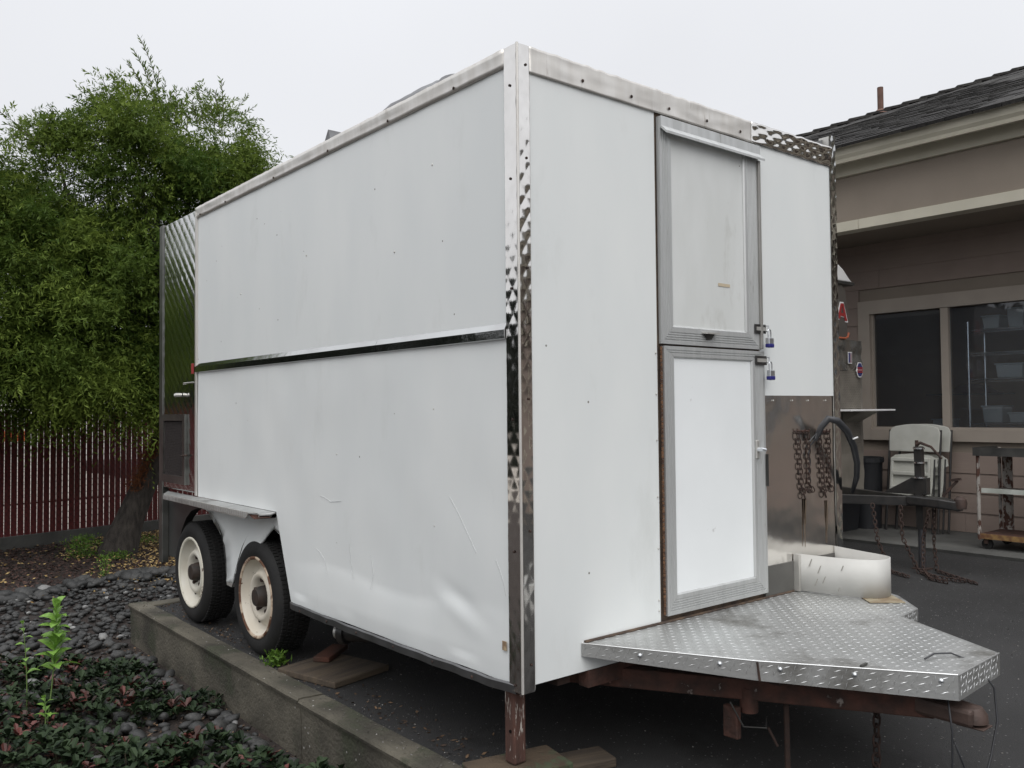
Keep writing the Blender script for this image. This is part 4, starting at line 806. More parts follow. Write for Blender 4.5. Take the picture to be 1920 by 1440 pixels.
for yy, zz, l in ((-.075, .745, .03), (-.115, .72, .035), (-.135, .675, .03), (-.10, .66, .03), (-.20, .64, .015), (-.215, .735, .02)): xx = 1.620+(yy+.004)/-.236*.042-.0032; sc.obox((xx, yy, zz), ((-.17, .35*1.0, -1), (0, 1, .3), (1, 0, 0)), (l*.6, .0022, .0006))
sc.build('scuff_marks', M('scuff', (.30, .29, .265), rough=.8), TR)['kind'] = 'stuff'
MB().box(1.606, 1.622, -.030, -.004, ZD+.004, .776).build('surround_flange', alu_dull, TR)
# drawbar
ZH = .435
for sx, sy, ex in ((.33, .35, 1.0), (1.80, .35, 1.09)):
    hbm = MB().beam((sx, sy, ZH), (.96 if sx < 1 else 1.0, -.93, ZH+.035), .05, .072); hbm.build('drawbar', rust, TR, bevel=.006)
MB().beam((.30, .02, .475), (1.82, .02, .475), .05, .06).build('crossmember', rust, TR)
MB().beam((.62, -.56, .545), (1.5, -.56, .545), .04, .05).build('crossmember', rust_dk, TR)
MB().obox((.505, .012, .436), ((.50, -.85, 0), (.85, .50, 0), (0, 0, 1)), (.055, .0295, .018)).build('weld_plate', M('pale_rust', (.22, .12, .10), (.14, .07, .055), scale=20, rough=.9), TR, bevel=.004)
# jack bracket
jb = MB().tube([(.70, -.40, .46), (.70, -.40, .375)], .032, 14).build('jack_bracket', rust, TR, smooth='auto')
MB().box(.63, .655, -.40, -.34, .29, .40).build('bracket_tab', rust, jb, bevel=.004)
MB().tube([(.62, -.38, .42), (.64, -.42, .34), (.70, -.47, .335), (.745, -.44, .35)], .0028, 6).build('bracket_wire', dark_steel, jb)
MB().tube([(.71, -.47, .335), (.725, -.48, .30), (.735, -.49, .27)], .005, 6).build('bracket_pin', rust_dk, jb)
# coupler
cp = MB().prism([(.91, -.88, .50), (1.03, -.86, .50), (1.025, -.98, .495), (1.02, -1.05, .49), (.93, -1.06, .49), (.92, -.98, .495)], (0, 0, -.055)).build('coupler', M('brown_coupler', (.085, .055, .045), (.05, .035, .03), scale=15, rough=.6, metal=.3, bump=.1), TR, bevel=.012, fix=True)
MB().lathe([(0, .044), (.025, .042), (.045, .028), (.05, .0001)], (.985, -1.04, .445), (0, 0, 1), 20).build('coupler_socket', MATS['brown_coupler'], cp, smooth='auto')
MB().box(.95, 1.02, -1.085, -1.0, .430, .436).build('coupler_flange', MATS['brown_coupler'], cp, bevel=.004)
# plumbing under the floor
pp = MB().tube([(.20, 1.60, .36), (.36, 1.28, .38)], .045, 18).build('drain_pipe', blackmt, TR, smooth='auto')
fd_ = Vector((.16, -.32, .02)).normalized()
MB().lathe([(0, .058), (.02, .060), (.035, .058), (.036, .045)], (.192, 1.615, .358), tuple(fd_), 20).build('pipe_flange', blackmt, pp, smooth='auto')
MB().lathe([(0, .022), (0, .034), (.03, .034), (.03, .022)], (.178, 1.642, .357), tuple(fd_), 20, closed=True).build('pipe_outlet', alu_dull, pp, smooth='auto')
MB().tube([(.34, 1.12, .46), (.30, 1.22, .32)], .003, 5).build('strap_wire', alu_dull, pp)
# support leg
sg = MB(); sg.box(.012, .066, .066, .120, .222, .50)
sg.build('support_leg', rust_post, TR, bevel=.008); MB().tube([(.0095, .086, .335), (.0125, .086, .335)], .006, 8).build('leg_hole', black, TR)
# paint chip on the lower panel
MB().obox((-.0125, .085, .632), ((0, 1, 0), (0, 0, 1), (1, 0, 0)), (.011, .016, .0015)).build('paint_chip', M('paint_chip', (.50, .40, .26), (.22, .15, .09), scale=40, rough=.9), TR, bevel=.001)
# thin scratches: shallow dark grooves
sc = MB()
for a, b, c in (((.42, 1.12), (.30, .99), (.25, .93)), ((1.46, 1.05), (1.36, 1.03), (1.26, 1.04)), ((1.50, .80), (1.42, .76), (1.38, .70)), ((1.18, .86), (1.17, .78), (1.13, .71)), ((1.00, .83), (.98, .75), (.98, .69)), ((.14, .92), (.10, .85), (.085, .80))):
    pts = []
    for y, z in (a, ((a[0]+b[0])/2, (a[1]+b[1])/2+.005), b, c):
        q = .006*noise.noise(Vector((y*2.2, z*2.2, 4)))+.003*noise.noise(Vector((y*5, z*4, 9))); pts.append((-.0045+q*.7-(.012 if z < .74 else 0), y, z))
    sc.tube([(p_[0]+.0006, p_[1], p_[2]) for p_ in pts], .0009, 4, False)
sc.build('scratches', M('scratch', (.52, .53, .53), rough=.8), TR)

rsm = M('rust_stain', (.22, .16, .115), (.27, .215, .165), scale=30, rough=.5, metal=.6)
for x0, z0, z1, w0 in ((1.700, 1.02, .80, .006), (1.705, 1.02, .90, .012), (1.885, 1.0, .80, .005), (1.890, 1.0, .86, .009)): MB().prism([(x0-w0, -.0062, z0), (x0+w0, -.0062, z0), (x0+w0*.4, -.0062, z1), (x0-w0*.3, -.0062, z1)], (0, .001, 0)).build('rust_streak', rsm, TR)
# ------------------------------------------------------------------ chains
def link_mesh(L, Wd, r):
    pts = []; n = 5
    for k in range(n+1): a = -PI/2+PI*k/n; pts.append(((L/2-Wd/2)+Wd/2*math.cos(a), Wd/2*math.sin(a), 0))
    for k in range(n+1): a = PI/2+PI*k/n; pts.append((-(L/2-Wd/2)+Wd/2*math.cos(a), Wd/2*math.sin(a), 0))
    b = MB(); n_ = len(pts); vs = []
    for i, p in enumerate(pts):
        d = (Vector(pts[(i+1) % n_])-Vector(pts[i-1])).normalized(); s = d.cross(Vector((0, 0, 1)))
        vs += [Vector(p)+(s*math.cos(2*PI*k/5)+Vector((0, 0, 1))*math.sin(2*PI*k/5))*r for k in range(5)]
    b.add(vs, [(i*5+k, i*5+(k+1) % 5, ((i+1) % n_)*5+(k+1) % 5, ((i+1) % n_)*5+k) for i in range(n_) for k in range(5)])
    me = bpy.data.meshes.new('link'); me.from_pydata([tuple(v) for v in b.v], [], b.f); me.polygons.foreach_set('use_smooth', [True]*len(me.polygons)); me.materials.append(rust_dk); return me
def chain(t, pts, L, me, jit=.15):
    pts = [Vector(p) for p in pts]; step = L*.72; seglen = [(pts[i+1]-pts[i]).length for i in range(len(pts)-1)]; tot = sum(seglen); s = step/2; k = 0
    while s < tot:
        q = s; i = 0
        while q > seglen[i]: q -= seglen[i]; i += 1
        p = pts[i].lerp(pts[i+1], q/seglen[i]); d = (pts[i+1]-pts[i]).normalized()
        R_ = d.to_track_quat('X', 'Z').to_matrix()@Euler((PI/2*(k % 2)+.5+random.uniform(-jit, jit), random.uniform(-.06, .06), 0)).to_matrix()
        place('link', me, t, p, R_.to_euler()); s += step; k += 1
LK = link_mesh(.032, .019, .0028); LB = link_mesh(.046, .027, .0042)
def wallchain(x0, x1, zt, zb, label):
    t = thing('rusty_chain', (x0, -.012, zt), label, 'chain', 'rusty chains hung on the steel front panel')
    y = -.009; chain(t, [(x0, y, zt), (x1, y, zt-.004)], .032, LK); chain(t, [(x0+.008, y, zt-.01), (x0+.03, y, zb+.05), (x0+.045, y-.004, zb)], .032, LK); chain(t, [(x1-.002, y, zt-.01), (x1-.004, y, zb+.06), (x1+.02, y-.004, zb+.02)], .032, LK)
    chain(t, [(x0+.05, y-.008, zb+.03), (x1-.01, y-.008, zb+.02)], .032, LK)
    MB().tube([(x0+.03, .0, zt+.004), (x0+.03, -.03, zt+.002), (x0+.03, -.034, zt+.014)], .004, 6).build('hook', rust, t)
    MB().tube([(x1-.03, .0, zt+.004), (x1-.03, -.03, zt+.002), (x1-.03, -.034, zt+.014)], .004, 6).build('hook', rust, t)
wallchain(1.645, 1.740, 1.330, 1.035, 'rusty chain hanging doubled on the steel panel, nearer the door'); wallchain(1.825, 1.915, 1.325, 1.020, 'rusty chain hanging doubled on the steel panel, beside the right corner')
t = thing('safety_chain', (1.02, -.70, .50), 'rusty safety chain dangling under the tread plate deck to the ground', 'chain'); chain(t, [(1.02, -.70, .53), (1.02, -.70, .35), (1.01, -.70, .16)], .046, LB)
chain(t, [(1.01, -.70, .155), (.97, -.73, .152), (.93, -.70, .152)], .046, LB)
# black cable looped over the right front corner
cb = MB().tube([(1.759, -0.03, 1.288), (1.783, -0.05, 1.352), (1.793, -0.08, 1.389), (1.837, -0.1, 1.379), (1.919, -0.1, 1.33), (1.979, -0.1, 1.253), (2.041, -0.08, 1.174), (2.069, -0.06, 1.102), (2.08, -0.03, 1.024)], [.011, .015, .017, .017, .017, .016, .015, .014, .009], 12)
ct = thing('power_cable', ((1.793, -0.08, 1.389)), 'thick black cable looped over the right front corner of the trailer', 'cable'); cb.build('sheath', cable_m, ct, smooth=True)
MB().tube([(1.715, -0.03, 1.285), (1.734, -0.035, 1.304), (1.754, -0.045, 1.323), (1.731, -0.05, 1.299), (1.727, -0.03, 1.269)], .003, 5).build('tie', cable_m, ct); MB().tube([(1.952, -0.1, 1.304), (1.939, -0.12, 1.292), (1.978, -0.12, 1.299)], .004, 5).build('tie', white_p, ct)
MB().tube([(1.755, -0.01, 1.27), (1.733, -0.012, 1.229), (1.745, -0.012, 1.184), (1.738, -0.01, 1.155), (1.742, -0.012, 1.105)], .0035, 5).build('thin_wire', cable_m, ct)
# wire loop at the front of the deck
wl = thing('wire_loop', (1.12, -.98, ZD), 'thin black wire curling over the front tip of the deck', 'wire')
MB().tube([(.965, -.90, ZD+.006), (1.02, -.905, ZD+.014), (1.075, -.935, ZD+.012), (1.115, -1.00, ZD-.015), (1.135, -1.045, ZD-.09), (1.115, -1.06, .42), (1.06, -1.06, .32), (.98, -1.055, .20), (.95, -1.05, .146)], .0032, 6).build('strand', cable_m, wl, smooth=True)
MB().tube([(.90, -1.0, .53), (.905, -1.01, .42), (.90, -1.01, .30), (.885, -1.02, .146)], .003, 6).build('strand', cable_m, wl, smooth=True); MB().tube([(.94, -1.0, .38), (.99, -1.01, .28), (1.06, -1.02, .146)], .0035, 6).build('strand', cable_m, wl, smooth=True)
# rusty prop under the deck
pr = thing('jack_prop', (.78, -.50, G), 'thin rusty prop standing under the middle of the deck', 'prop'); MB().tube([(.78, -.50, G), (.775, -.50, .52)], .010, 8).build('rod', rust_dk, pr); MB().box(.74, .82, -.54, -.46, G, G+.008).build('foot', rust, pr)
# blocks and planks
def blk(name, p, ang, L, Wd, H, mat, label, cat, tilt=0):
    t = MB().obox((0, 0, H/2), ((1, 0, 0), (0, 1, 0), (0, 0, 1)), (L/2, Wd/2, H/2)).build(name, mat, None, bevel=.005); t.location = p; t.rotation_euler = (0, tilt, ang); return tag(t, label, cat)
blk('wood_block', (.045, .09, G+.036), math.radians(-12), .34, .19, .044, wood_moss, 'mossy wood block under the rusty support leg', 'wood block')
blk('wood_block', (-.025, .10, G+.002), math.radians(-8), .14, .22, .034, wood, 'end-on timber block below the mossy one, at left', 'wood block')
blk('wood_plank', (.27, .08, G+.001), math.radians(-15), .34, .13, .034, wood, 'grey plank sticking out right of the support leg', 'plank')
blk('wood_plank', (.19, 1.70, G+.002), math.radians(14), .36, .42, .030, wood, 'flat weathered board lying beside the front tyre', 'plank', .0)
blk('wood_plank', (.27, 1.88, G+.034), math.radians(40), .26, .09, .025, board_red, 'short reddish board lying on the flat weathered one', 'plank')

# ------------------------------------------------------------------ the building
F_ = 7.2; BY0, BY1 = -13.0, 8.45
bd = thing('brown_building', (F_+3, -2, G), 'brown sided building with tan trim, gutter and shake roof at right', 'building')
SB = bpy.data.meshes
WIN = [(.80, 2.73, 1.085, 2.60), (-5.6, -3.6, 1.085, 2.60)]
def wallseg(name, mat, y0, y1, z0, z1): return box(name, mat, bd, F_+.02, F_+.2, y0, y1, z0, z1)
# wall core with the two window openings
ys = [BY0, WIN[1][0], WIN[1][1], WIN[0][0], WIN[0][1], BY1]
for i in range(5):
    if i in (1, 3): wallseg('wall', stucco, ys[i], ys[i+1], G, 1.085); wallseg('wall', stucco, ys[i], ys[i+1], 2.60, 3.25)
    else: wallseg('wall', stucco, ys[i], ys[i+1], G, 3.25)
box('wall', stucco, bd, F_+.2, F_+9, BY1-.2, BY1, G, 3.9); box('wall', stucco, bd, F_+.2, F_+9, BY0, BY0+.2, G, 3.9); box('wall', stucco, bd, F_+9, F_+9.2, BY0, BY1, G, 3.9)
z = G+.04; e = .1965; row = 0
while z < 3.2:
    z1 = min(z+e, 3.22)
    runs = [(BY0, BY1)]
    for (a, b, c, d) in WIN:
        if z1 > c+.03 and z < d-.03:
            runs = [r for s in runs for r in ((s[0], a), (b, s[1])) if r[1]-r[0] > .05] if True else runs
            runs = [(max(r[0], BY0), r[1]) for r in runs]
    # split into board lengths
    fr = []
    for (a, b) in [(BY0, WIN[1][0]), (WIN[1][1], WIN[0][0]), (WIN[0][1], BY1)] if (z1 > 1.12 and z < 2.57) else [(BY0, BY1)]:
        y = a-(row*1.37) % 3.0
        while y < b:
            lo, hi_ = max(y, a), min(y+3.66, b)
            if hi_-lo > .02: fr.append((lo, hi_-.003))
            y += 3.66
    for a, b in fr:
        MB().prism([(F_+.019, a, z), (F_-.006, a, z), (F_+.006, a, z1+.006), (F_+.019, a, z1+.006)], (0, b-a, 0)).build('siding_board', siding, bd)
    z = z1; row += 1
# windows
def window(a, b, c, d, mull):
    w_ = box('window', wtrim, bd, F_-.024, F_+.03, a, a+.13, c, d)
    box('window_trim', wtrim, w_, F_-.024, F_+.03, b-.13, b, c, d); box('window_trim', wtrim, w_, F_-.026, F_+.03, a+.131, b-.131, d-.145, d); box('window_trim', wtrim, w_, F_-.036, F_+.03, a+.131, b-.131, c, c+.112)
    box('sash', wtrim, w_, F_-.010, F_+.05, a+.131, b-.131, c+.113, c+.142); box('mullion', wtrim, w_, F_-.012, F_+.06, mull-.038, mull+.038, c+.143, d-.146)
    for y0, y1, dx_ in ((a+.131, mull-.039, .035), (mull+.039, b-.131, .05)): box('pane', glass, w_, F_+dx_, F_+dx_+.004, y0, y1, c+.143, d-.146)
    box('sash_stile', wtrim, w_, F_+.015, F_+.06, b-.155, b-.132, c+.143, d-.146)
window(.80, 2.73, 1.085, 2.60, 1.80); window(-5.6, -3.6, 1.085, 2.60, -4.6)
# room behind the window
box('room_wall', dark_in, bd, F_+3.0, F_+3.1, -6, 4.5, G, 3.2); box('room_wall', dark_in, bd, F_+.2, F_+3, 4.4, 4.5, G, 3.2); box('room_wall', dark_in, bd, F_+.2, F_+3, -6.1, -6, G, 3.2); box('room_floor', M('pale_floor', (.5, .48, .44), rough=.6), bd, F_+.2, F_+3, -6, 4.4, G, G+.05)
box('ceiling', M('ceiling', (.8, .8, .78), rough=.9), bd, F_+.2, F_+3, -6, 4.4, 3.0, 3.1)
# porch beam, fascia, gutter
PX = 6.10
box('porch_ceiling', stucco, bd, PX+.12, F_+.02, BY0, BY1, 3.225, 3.26)
fb = []
for a, b in ((-13, -7.2), (-7.197, -2.5), (-2.497, 2.1), (2.103, 8.45)): box('beam_trim', trimm, bd, PX-.022, PX+.14, a, b, 3.175, 3.270, bevel=.003)
box('stucco_band', stucco, bd, PX, PX+.13, BY0, BY1, 3.272, 3.712)
box('frieze_board', trimm, bd, PX-.045, PX+.02, BY0, BY1, 3.714, 3.865)
box('soffit', trimm, bd, PX-.20, PX+.01, BY0, BY1+.2, 3.868, 3.885)
for y in (-6.5, -2.2, 6.4): box('porch_post', trimm, bd, PX, PX+.12, y, y+.12, G+.036, 3.175)
gt = MB().prism([(5.90, BY0, 3.80), (5.872, BY0, 3.805), (5.868, BY0, 3.83), (5.845, BY0, 3.86), (5.838, BY0, 3.93), (5.828, BY0, 3.935), (5.828, BY0, 3.948), (5.85, BY0, 3.948), (5.86, BY0, 3.87), (5.90, BY0, 3.85)], (0, 8.726-BY0, 0)); gt.build('gutter', trimm, bd, fix=True)
box('gutter_lip', M('light_trim', (.47, .44, .36), rough=.6), bd, 5.862, 5.905, BY0, 8.72, 3.793, 3.8)
# roof
sl_r = .392; RX, RZ, RY = 5.83, 3.94, 8.726; TW = 6.0
rb = MB(); rb.add([(RX, RY, RZ), (RX+TW, RY-TW, RZ+sl_r*TW), (RX+TW, BY0, RZ+sl_r*TW), (RX, BY0, RZ), (RX+2*TW, RY, RZ), (RX+2*TW, BY0, RZ)], [(0, 1, 2, 3), (0, 4, 1), (4, 5, 2, 1), (3, 2, 5), (0, 3, 5, 4)])
rb.build('roof', shake, bd, fix=True)
uS = Vector((1, 0, sl_r)).normalized(); nS = Vector((-sl_r, 0, 1)).normalized()
items = []; rs = random.Random(5)
row = 0; s = -.05
while s < TW*1.075:
    y = BY0+rs.uniform(0, .2)
    while y < RY-s/1.075*1.0:
        wd = rs.uniform(.14, .26); ymid = y+wd/2; xx = RX+(s+.15)*uS.x
        if ymid < RY-(xx-RX): items.append((s+rs.uniform(-.012, .012), y, wd, rs.uniform(.014, .026)))
        y += wd+.006
    s += .24; row += 1
items.sort(key=lambda c: (c[0]*.6-0)+abs(c[1]-2.8)+(5 if c[1] < .8 else 0)+(4 if c[1] > 4.6 else 0))
shm = []
for k, mt in ((0, shake), (1, shake2), (2, shake)):
    b = MB().obox((0, 0, 0), ((1, 0, 0), (0, 1, 0), (0, 0, 1)), (.17, .5, .5)); me = bpy.data.meshes.new('shingle'); me.from_pydata([(v[0], v[1], v[2]*(1 if v[0] < 0 else .35)) for v in b.v], [], b.f); me.materials.append(mt); shm.append(me)
rot = Euler((0, -math.atan(sl_r), 0))
for (s, y, wd, th) in items[:300]:
    p = Vector((RX, y+wd/2, RZ))+uS*(s+.17)+nS*(.012); o = place('shingle', shm[rs.randrange(3)], bd, p, rot, (1, wd, th*1.6))
rr_ = [MB(), MB()]
for (s, y, wd, th) in items[300:]:
    p = Vector((RX, y+wd/2, RZ))+uS*(s+.17)+nS*(.012); rr_[rs.random() < .35].obox(p, (uS, (0, 1, 0), nS), (.17, wd/2, th*.8))
for b, mt in zip(rr_, (shake, shake2)): o = b.build('shingles', mt, bd); o['kind'] = 'stuff'
hd = Vector((1, -1, sl_r)).normalized(); hn = Vector((0, 0, 1)); hn = (hn-hd*hn.dot(hd)).normalized(); hs_ = hd.cross(hn)
for i in range(34):
    c = Vector((RX, RY, RZ))+hd*(i*.265+.1)+hn*.028
    MB().obox(c, ((hd+hn*-.09), hs_, hn), (.17, .12, .018)).build('ridge_cap', shake if i % 3 else shake2, bd)
vp = Vector((RX, RY, RZ))+hd*(4.62*math.sqrt(2+sl_r**2))
MB().tube([vp+Vector((0, 0, -.1)), vp+Vector((0, 0, .41))], .043, 16).build('vent_pipe', rust_post if False else M('brown_pipe', (.14, .075, .055), (.10, .055, .04), scale=10, rough=.8), bd, smooth='auto'); MB().lathe([(0, .14), (.03, .11), (.08, .05)], vp+Vector((0, 0, .0)), (0, 0, 1), 16).build('pipe_flashing', MATS['brown_pipe'], bd, smooth='auto')

# wire shelf and tubs inside
ws = thing('wire_shelf', (7.75, .9, G+.05), 'chrome wire shelving unit behind the right window pane', 'shelf')
for x, y in ((7.55, 1.72), (7.55, .2), (7.95, 1.72), (7.95, .2)): MB().tube([(x, y, G+.05), (x, y, 2.32)], .013, 8).build('post', chrome, ws, smooth='auto')
for z in (.5, 1.26, 1.72, 1.99, 2.23):
    b = MB()
    for x in np.arange(7.55, 7.96, .05): b.tube([(x, .2, z), (x, 1.72, z)], .0035, 4, False)
    b.tube([(7.545, .2, z-.03), (7.545, 1.72, z-.03)], .004, 4, False)
    for k, y in enumerate(np.arange(.2, 1.7, .05)): b.tube([(7.545, y, z if k % 2 else z-.03), (7.545, y+.05, z-.03 if k % 2 else z)], .003, 4, False)
    b.build('shelf', chrome, ws)
def tub(y0, y1, z0, z1, x0, x1, label):
    t = thing('storage_tub', ((x0+x1)/2, (y0+y1)/2, z0), label, 'tub', 'white tubs on the wire shelf')
    b = MB(); k = .012; v = [(x0+k, y0+k, z0), (x1-k, y0+k, z0), (x1-k, y1-k, z0), (x0+k, y1-k, z0), (x0, y0, z1), (x1, y0, z1), (x1, y1, z1), (x0, y1, z1)]
    b.add(v, [(3, 2, 1, 0), (0, 1, 5, 4), (1, 2, 6, 5), (2, 3, 7, 6), (3, 0, 4, 7), (4, 5, 6, 7)]); b.build('bin', tub_m, t, bevel=.01); MB().box(x0-.008, x1+.008, y0-.008, y1+.008, z1+.002, z1+.015).build('lid', tub_m, t, bevel=.003)
tub(1.22, 1.48, 1.728, 1.86, 7.60, 7.88, 'white tub alone on the middle wire shelf'); tub(1.42, 1.62, 1.27, 1.43, 7.60, 7.85, 'pale tub on the second wire shelf near the chrome posts'); tub(1.16, 1.36, 1.27, 1.36, 7.58, 7.88, 'low wide pale tub beside the taller one on the second shelf')
tub(1.43, 1.60, 2.24, 2.36, 7.60, 7.85, 'small pale tub on the top shelf at the left end'); tub(1.20, 1.36, 2.24, 2.42, 7.60, 7.88, 'taller pale tub on the top shelf right of the small one'); tub(.9, 1.1, 1.27, 1.5, 7.58, 7.88, 'pale tub at the hidden right end of the second shelf')
for y in (1.62,): 
    tp2 = thing('table', (8.7, 2.4, G+.05), 'dim table standing deep inside the left window', 'table'); box('tabletop', tub_m, tp2, 8.4, 9.2, 2.0, 3.2, .98, 1.02)
    for x_, y_ in ((8.45, 2.05), (9.15, 2.05), (8.45, 3.15), (9.15, 3.15)): box('leg', dark_steel, tp2, x_-.02, x_+.02, y_-.02, y_+.02, G+.05, .98)
tub(2.35, 2.55, 1.022, 1.28, 8.5, 8.75, 'pale container standing on the dim table inside')
rb_ = thing('cloth_bundle', (9.0, 2.3, 1.58), 'dull red bundle on the wall shelf inside the left window', 'bundle'); MB().grid(lambda u, v: (8.9+.25*v, 2.05+.5*u, 1.60+.11*math.sin(PI*u)**.5*math.sin(PI*v)**.5+.01*noise.noise(Vector((u*6, v*6, 0)))), 16, 8).build('cloth', M('dull_red_cloth', (.10, .02, .02), rough=.9), rb_, smooth=True)
MB().box(8.88, 9.2, 1.9, 2.8, 1.575, 1.595).build('board', wood, rb_)

# ------------------------------------------------------------------ the second trailer behind
T2 = thing('small_trailer', (5.0, 3.6, G), 'small steel food cart trailer parked behind the white one, near the building', 'trailer')
box('body_shell', dark_steel, T2, 4.05, 5.93, 2.12, 4.9, .62, 2.06)
box('front_plate', treadwall, T2, 4.05, 5.94, 2.10, 2.119, 1.0, 1.86)
MB().grid(lambda u, v: (4.05+1.89*u, 2.098-.02*noise.noise(Vector((u*14, v*3, 0))), 1.79+.29*v), 60, 14).build('crumpled_plate', M('crumpled_steel', (.36, .34, .31), (.24, .225, .2), scale=9, rough=.22, metal=.75), T2, smooth=True)
MB().grid(lambda u, v: (4.05+1.89*u, 2.102-.008*noise.noise(Vector((u*14, v*3, 4))), .60+.41*v), 60, 14).build('lower_plate', M('dull_plate', (.27, .25, .215), (.19, .175, .15), scale=5, rough=.45, metal=.3), T2, smooth=True)
lg = MB()
for i in range(110):
    for j in range(48):
        x = 4.10+i*.0165; zz = 1.02+j*.0165
        if x > 5.35: lg.obox((x, 2.098, zz), ((1, 0, 1 if (i+j) % 2 else -1), (-1 if (i+j) % 2 else 1, 0, 1), (0, 1, 0)), (.006, .002, .0015))
o = lg.build('plate_tread', treadwall, T2); o['kind'] = 'stuff'
cbn = MB().prism([(4.2, 2.11, 2.08), (5.66, 2.11, 2.08), (5.70, 2.11, 2.14), (5.71, 2.11, 2.35), (5.68, 2.11, 2.55), (5.60, 2.11, 2.62), (4.2, 2.11, 2.62)], (0, 2.4, 0)); cbn.build('cabin', M('dark_cabin', (.10, .09, .08), (.075, .07, .062), scale=3, rough=.4), T2, fix=True)
MB().tube([(5.50, 2.098, 2.095), (5.64, 2.098, 2.095), (5.69, 2.098, 2.11), (5.705, 2.098, 2.15)], .010, 8).build('edge_trim', M('orange_trim', (.35, .10, .05), rough=.5), T2, smooth='auto')
aw = MB().prism([(5.35, 2.1, 2.64), (5.80, 2.1, 2.64), (5.73, 2.1, 2.68), (5.64, 2.1, 2.75), (5.56, 2.1, 2.79), (5.35, 2.1, 2.80)], (0, .35, 0)).build('roof_cowl', M('white_cowl', (.75, .75, .74), rough=.4), T2, fix=True, bevel=.01)
MB().box(5.35, 5.82, 2.09, 2.46, 2.61, 2.638).build('cowl_base', dark_steel, T2)
# letter A decal: white border, red face
def letterA(sc, mat, y, off):
    def P(pts): return [(5.612+x*sc*.085, y, 2.345+zz*.19-.02*x*0) for x, zz in pts]
    b = MB(); b.prism(P([(-.35, .5), (.25, .5), (.95, -.5), (.45, -.5), (-.0, .32), (-.30, .32)]), (0, -.003, 0)); b.prism(P([(-.35, .5), (-.02, .5), (-.55, -.42), (-1.0, -.38)]), (0, -.0032, 0)); b.prism(P([(-.7, -.22), (.5, -.28), (.4, -.10), (-.6, -.04)]), (0, -.0034, 0)); return b
d1 = letterA(1.25, white_p, 2.108, 0).build('decal', white_p, T2, fix=True); d1['label'] = 'white edged red letter A decal'; 
bA = letterA(1.0, red_p, 2.104, 0); bA.v = [(v[0], v[1], 2.345+(v[2]-2.345)*.86) for v in bA.v]; bA.build('decal_face', red_p, d1, fix=True)
# stickers on the steel face
pk = MB().box(5.645, 5.715, 2.074, 2.077, 1.855, 1.965).build('picture_sticker', white_p, T2); MB().box(5.651, 5.677, 2.0725, 2.0738, 1.863, 1.957).build('sticker_print', navy_p, pk); MB().box(5.678, 5.709, 2.0725, 2.0738, 1.863, 1.957).build('sticker_print', M('muted_print', (.30, .16, .15), (.25, .25, .28), scale=40, rough=.6), pk)
def octo(cx, cz, w, h, k, y): return [(cx-w, y, cz-h*k), (cx-w*k, y, cz-h), (cx+w*k, y, cz-h), (cx+w, y, cz-h*k), (cx+w, y, cz+h*k), (cx+w*k, y, cz+h), (cx-w*k, y, cz+h), (cx-w, y, cz+h*k)]
oc = MB().prism(octo(5.862, 1.80, .052, .072, .5, 2.082), (0, -.003, 0)).build('octagonal_sticker', white_p, T2, fix=True); MB().prism(octo(5.862, 1.80, .045, .063, .5, 2.0785), (0, -.0015, 0)).build('sticker_print', navy_p, oc, fix=True)
for dz, h in ((.018, .007), (-.002, .009), (-.022, .006)): MB().box(5.862-.046, 5.862+.046, 2.0745, 2.0768, 1.80+dz-h, 1.80+dz+h).build('sticker_band', red_p, oc)
MB().box(5.862-.034, 5.862+.034, 2.0732, 2.0744, 1.7965, 1.7995).build('sticker_text', white_p, oc)
MB().obox((5.80, 2.075, 1.795), ((.6, 0, 1), (1, 0, -.6), (0, 1, 0)), (.016, .008, .002)).build('torn_sticker', white_p, T2)
fs_ = MB().box(5.30, 6.11, 1.86, 2.09, 1.404, 1.420).build('fold_shelf', white_p, T2, bevel=.003); MB().prism([(5.55, 2.09, 1.40), (5.55, 1.90, 1.40), (5.55, 2.09, 1.30)], (.32, 0, 0)).build('shelf_bracket', treadwall, fs_, fix=True)
for sx in (4.02, 5.86): MB().lathe([(0, .16), (0, .30), (.03, .32), (.15, .32), (.18, .30), (.18, .16)], (sx-.1, 3.7, G+.32), (1, 0, 0), 32, closed=True).build('tyre', rubber, T2, smooth='auto')
# its tongue, jack and coupler
CO = Vector((4.93, .80, .66))
for sx in (4.45, 5.42): MB().beam((sx, 2.15, .68), (4.93, 1.12, .68), .05, .075).build('drawbar', blackmt, T2, bevel=.004)
MB().prism([(4.86, 1.16, .73), (5.0, 1.16, .73), (5.01, .90, .72), (4.98, .76, .70), (4.90, .76, .70), (4.86, .90, .72)], (0, 0, -.075)).build('coupler', blackmt, T2, bevel=.012, fix=True)
MB().lathe([(-.045, .045), (0, .05), (.03, .045), (.05, .02), (.052, .0001)], (4.94, .77, .69), (0, 0, 1), 18).build('coupler_ball', MATS['brown_coupler'], T2, smooth='auto')
MB().beam((4.94, .90, .735), (4.97, .80, .86), .03, .02).build('coupler_lever', rust_dk, T2); MB().beam((4.96, .85, .86), (4.96, .77, .875), .03, .02).build('lever_grip', rust_dk, T2)
MB().prism([(4.92, 1.38, .735), (4.92, 1.02, .735), (4.92, 1.02, .87), (4.92, 1.14, .87)], (.07, 0, 0)).build('jack_gusset', blackmt, T2, fix=True, bevel=.004)
jk = MB().tube([(4.95, 1.08, .46), (4.94, 1.085, 1.12)], .040, 4).build('jack_tube', blackmt, T2)
for z in (1.10, .985, .865): MB().tube([(4.94, 1.083, z), (4.94, 1.083, z+.012)], .045, 12).build('jack_band', chrome, jk, smooth='auto')
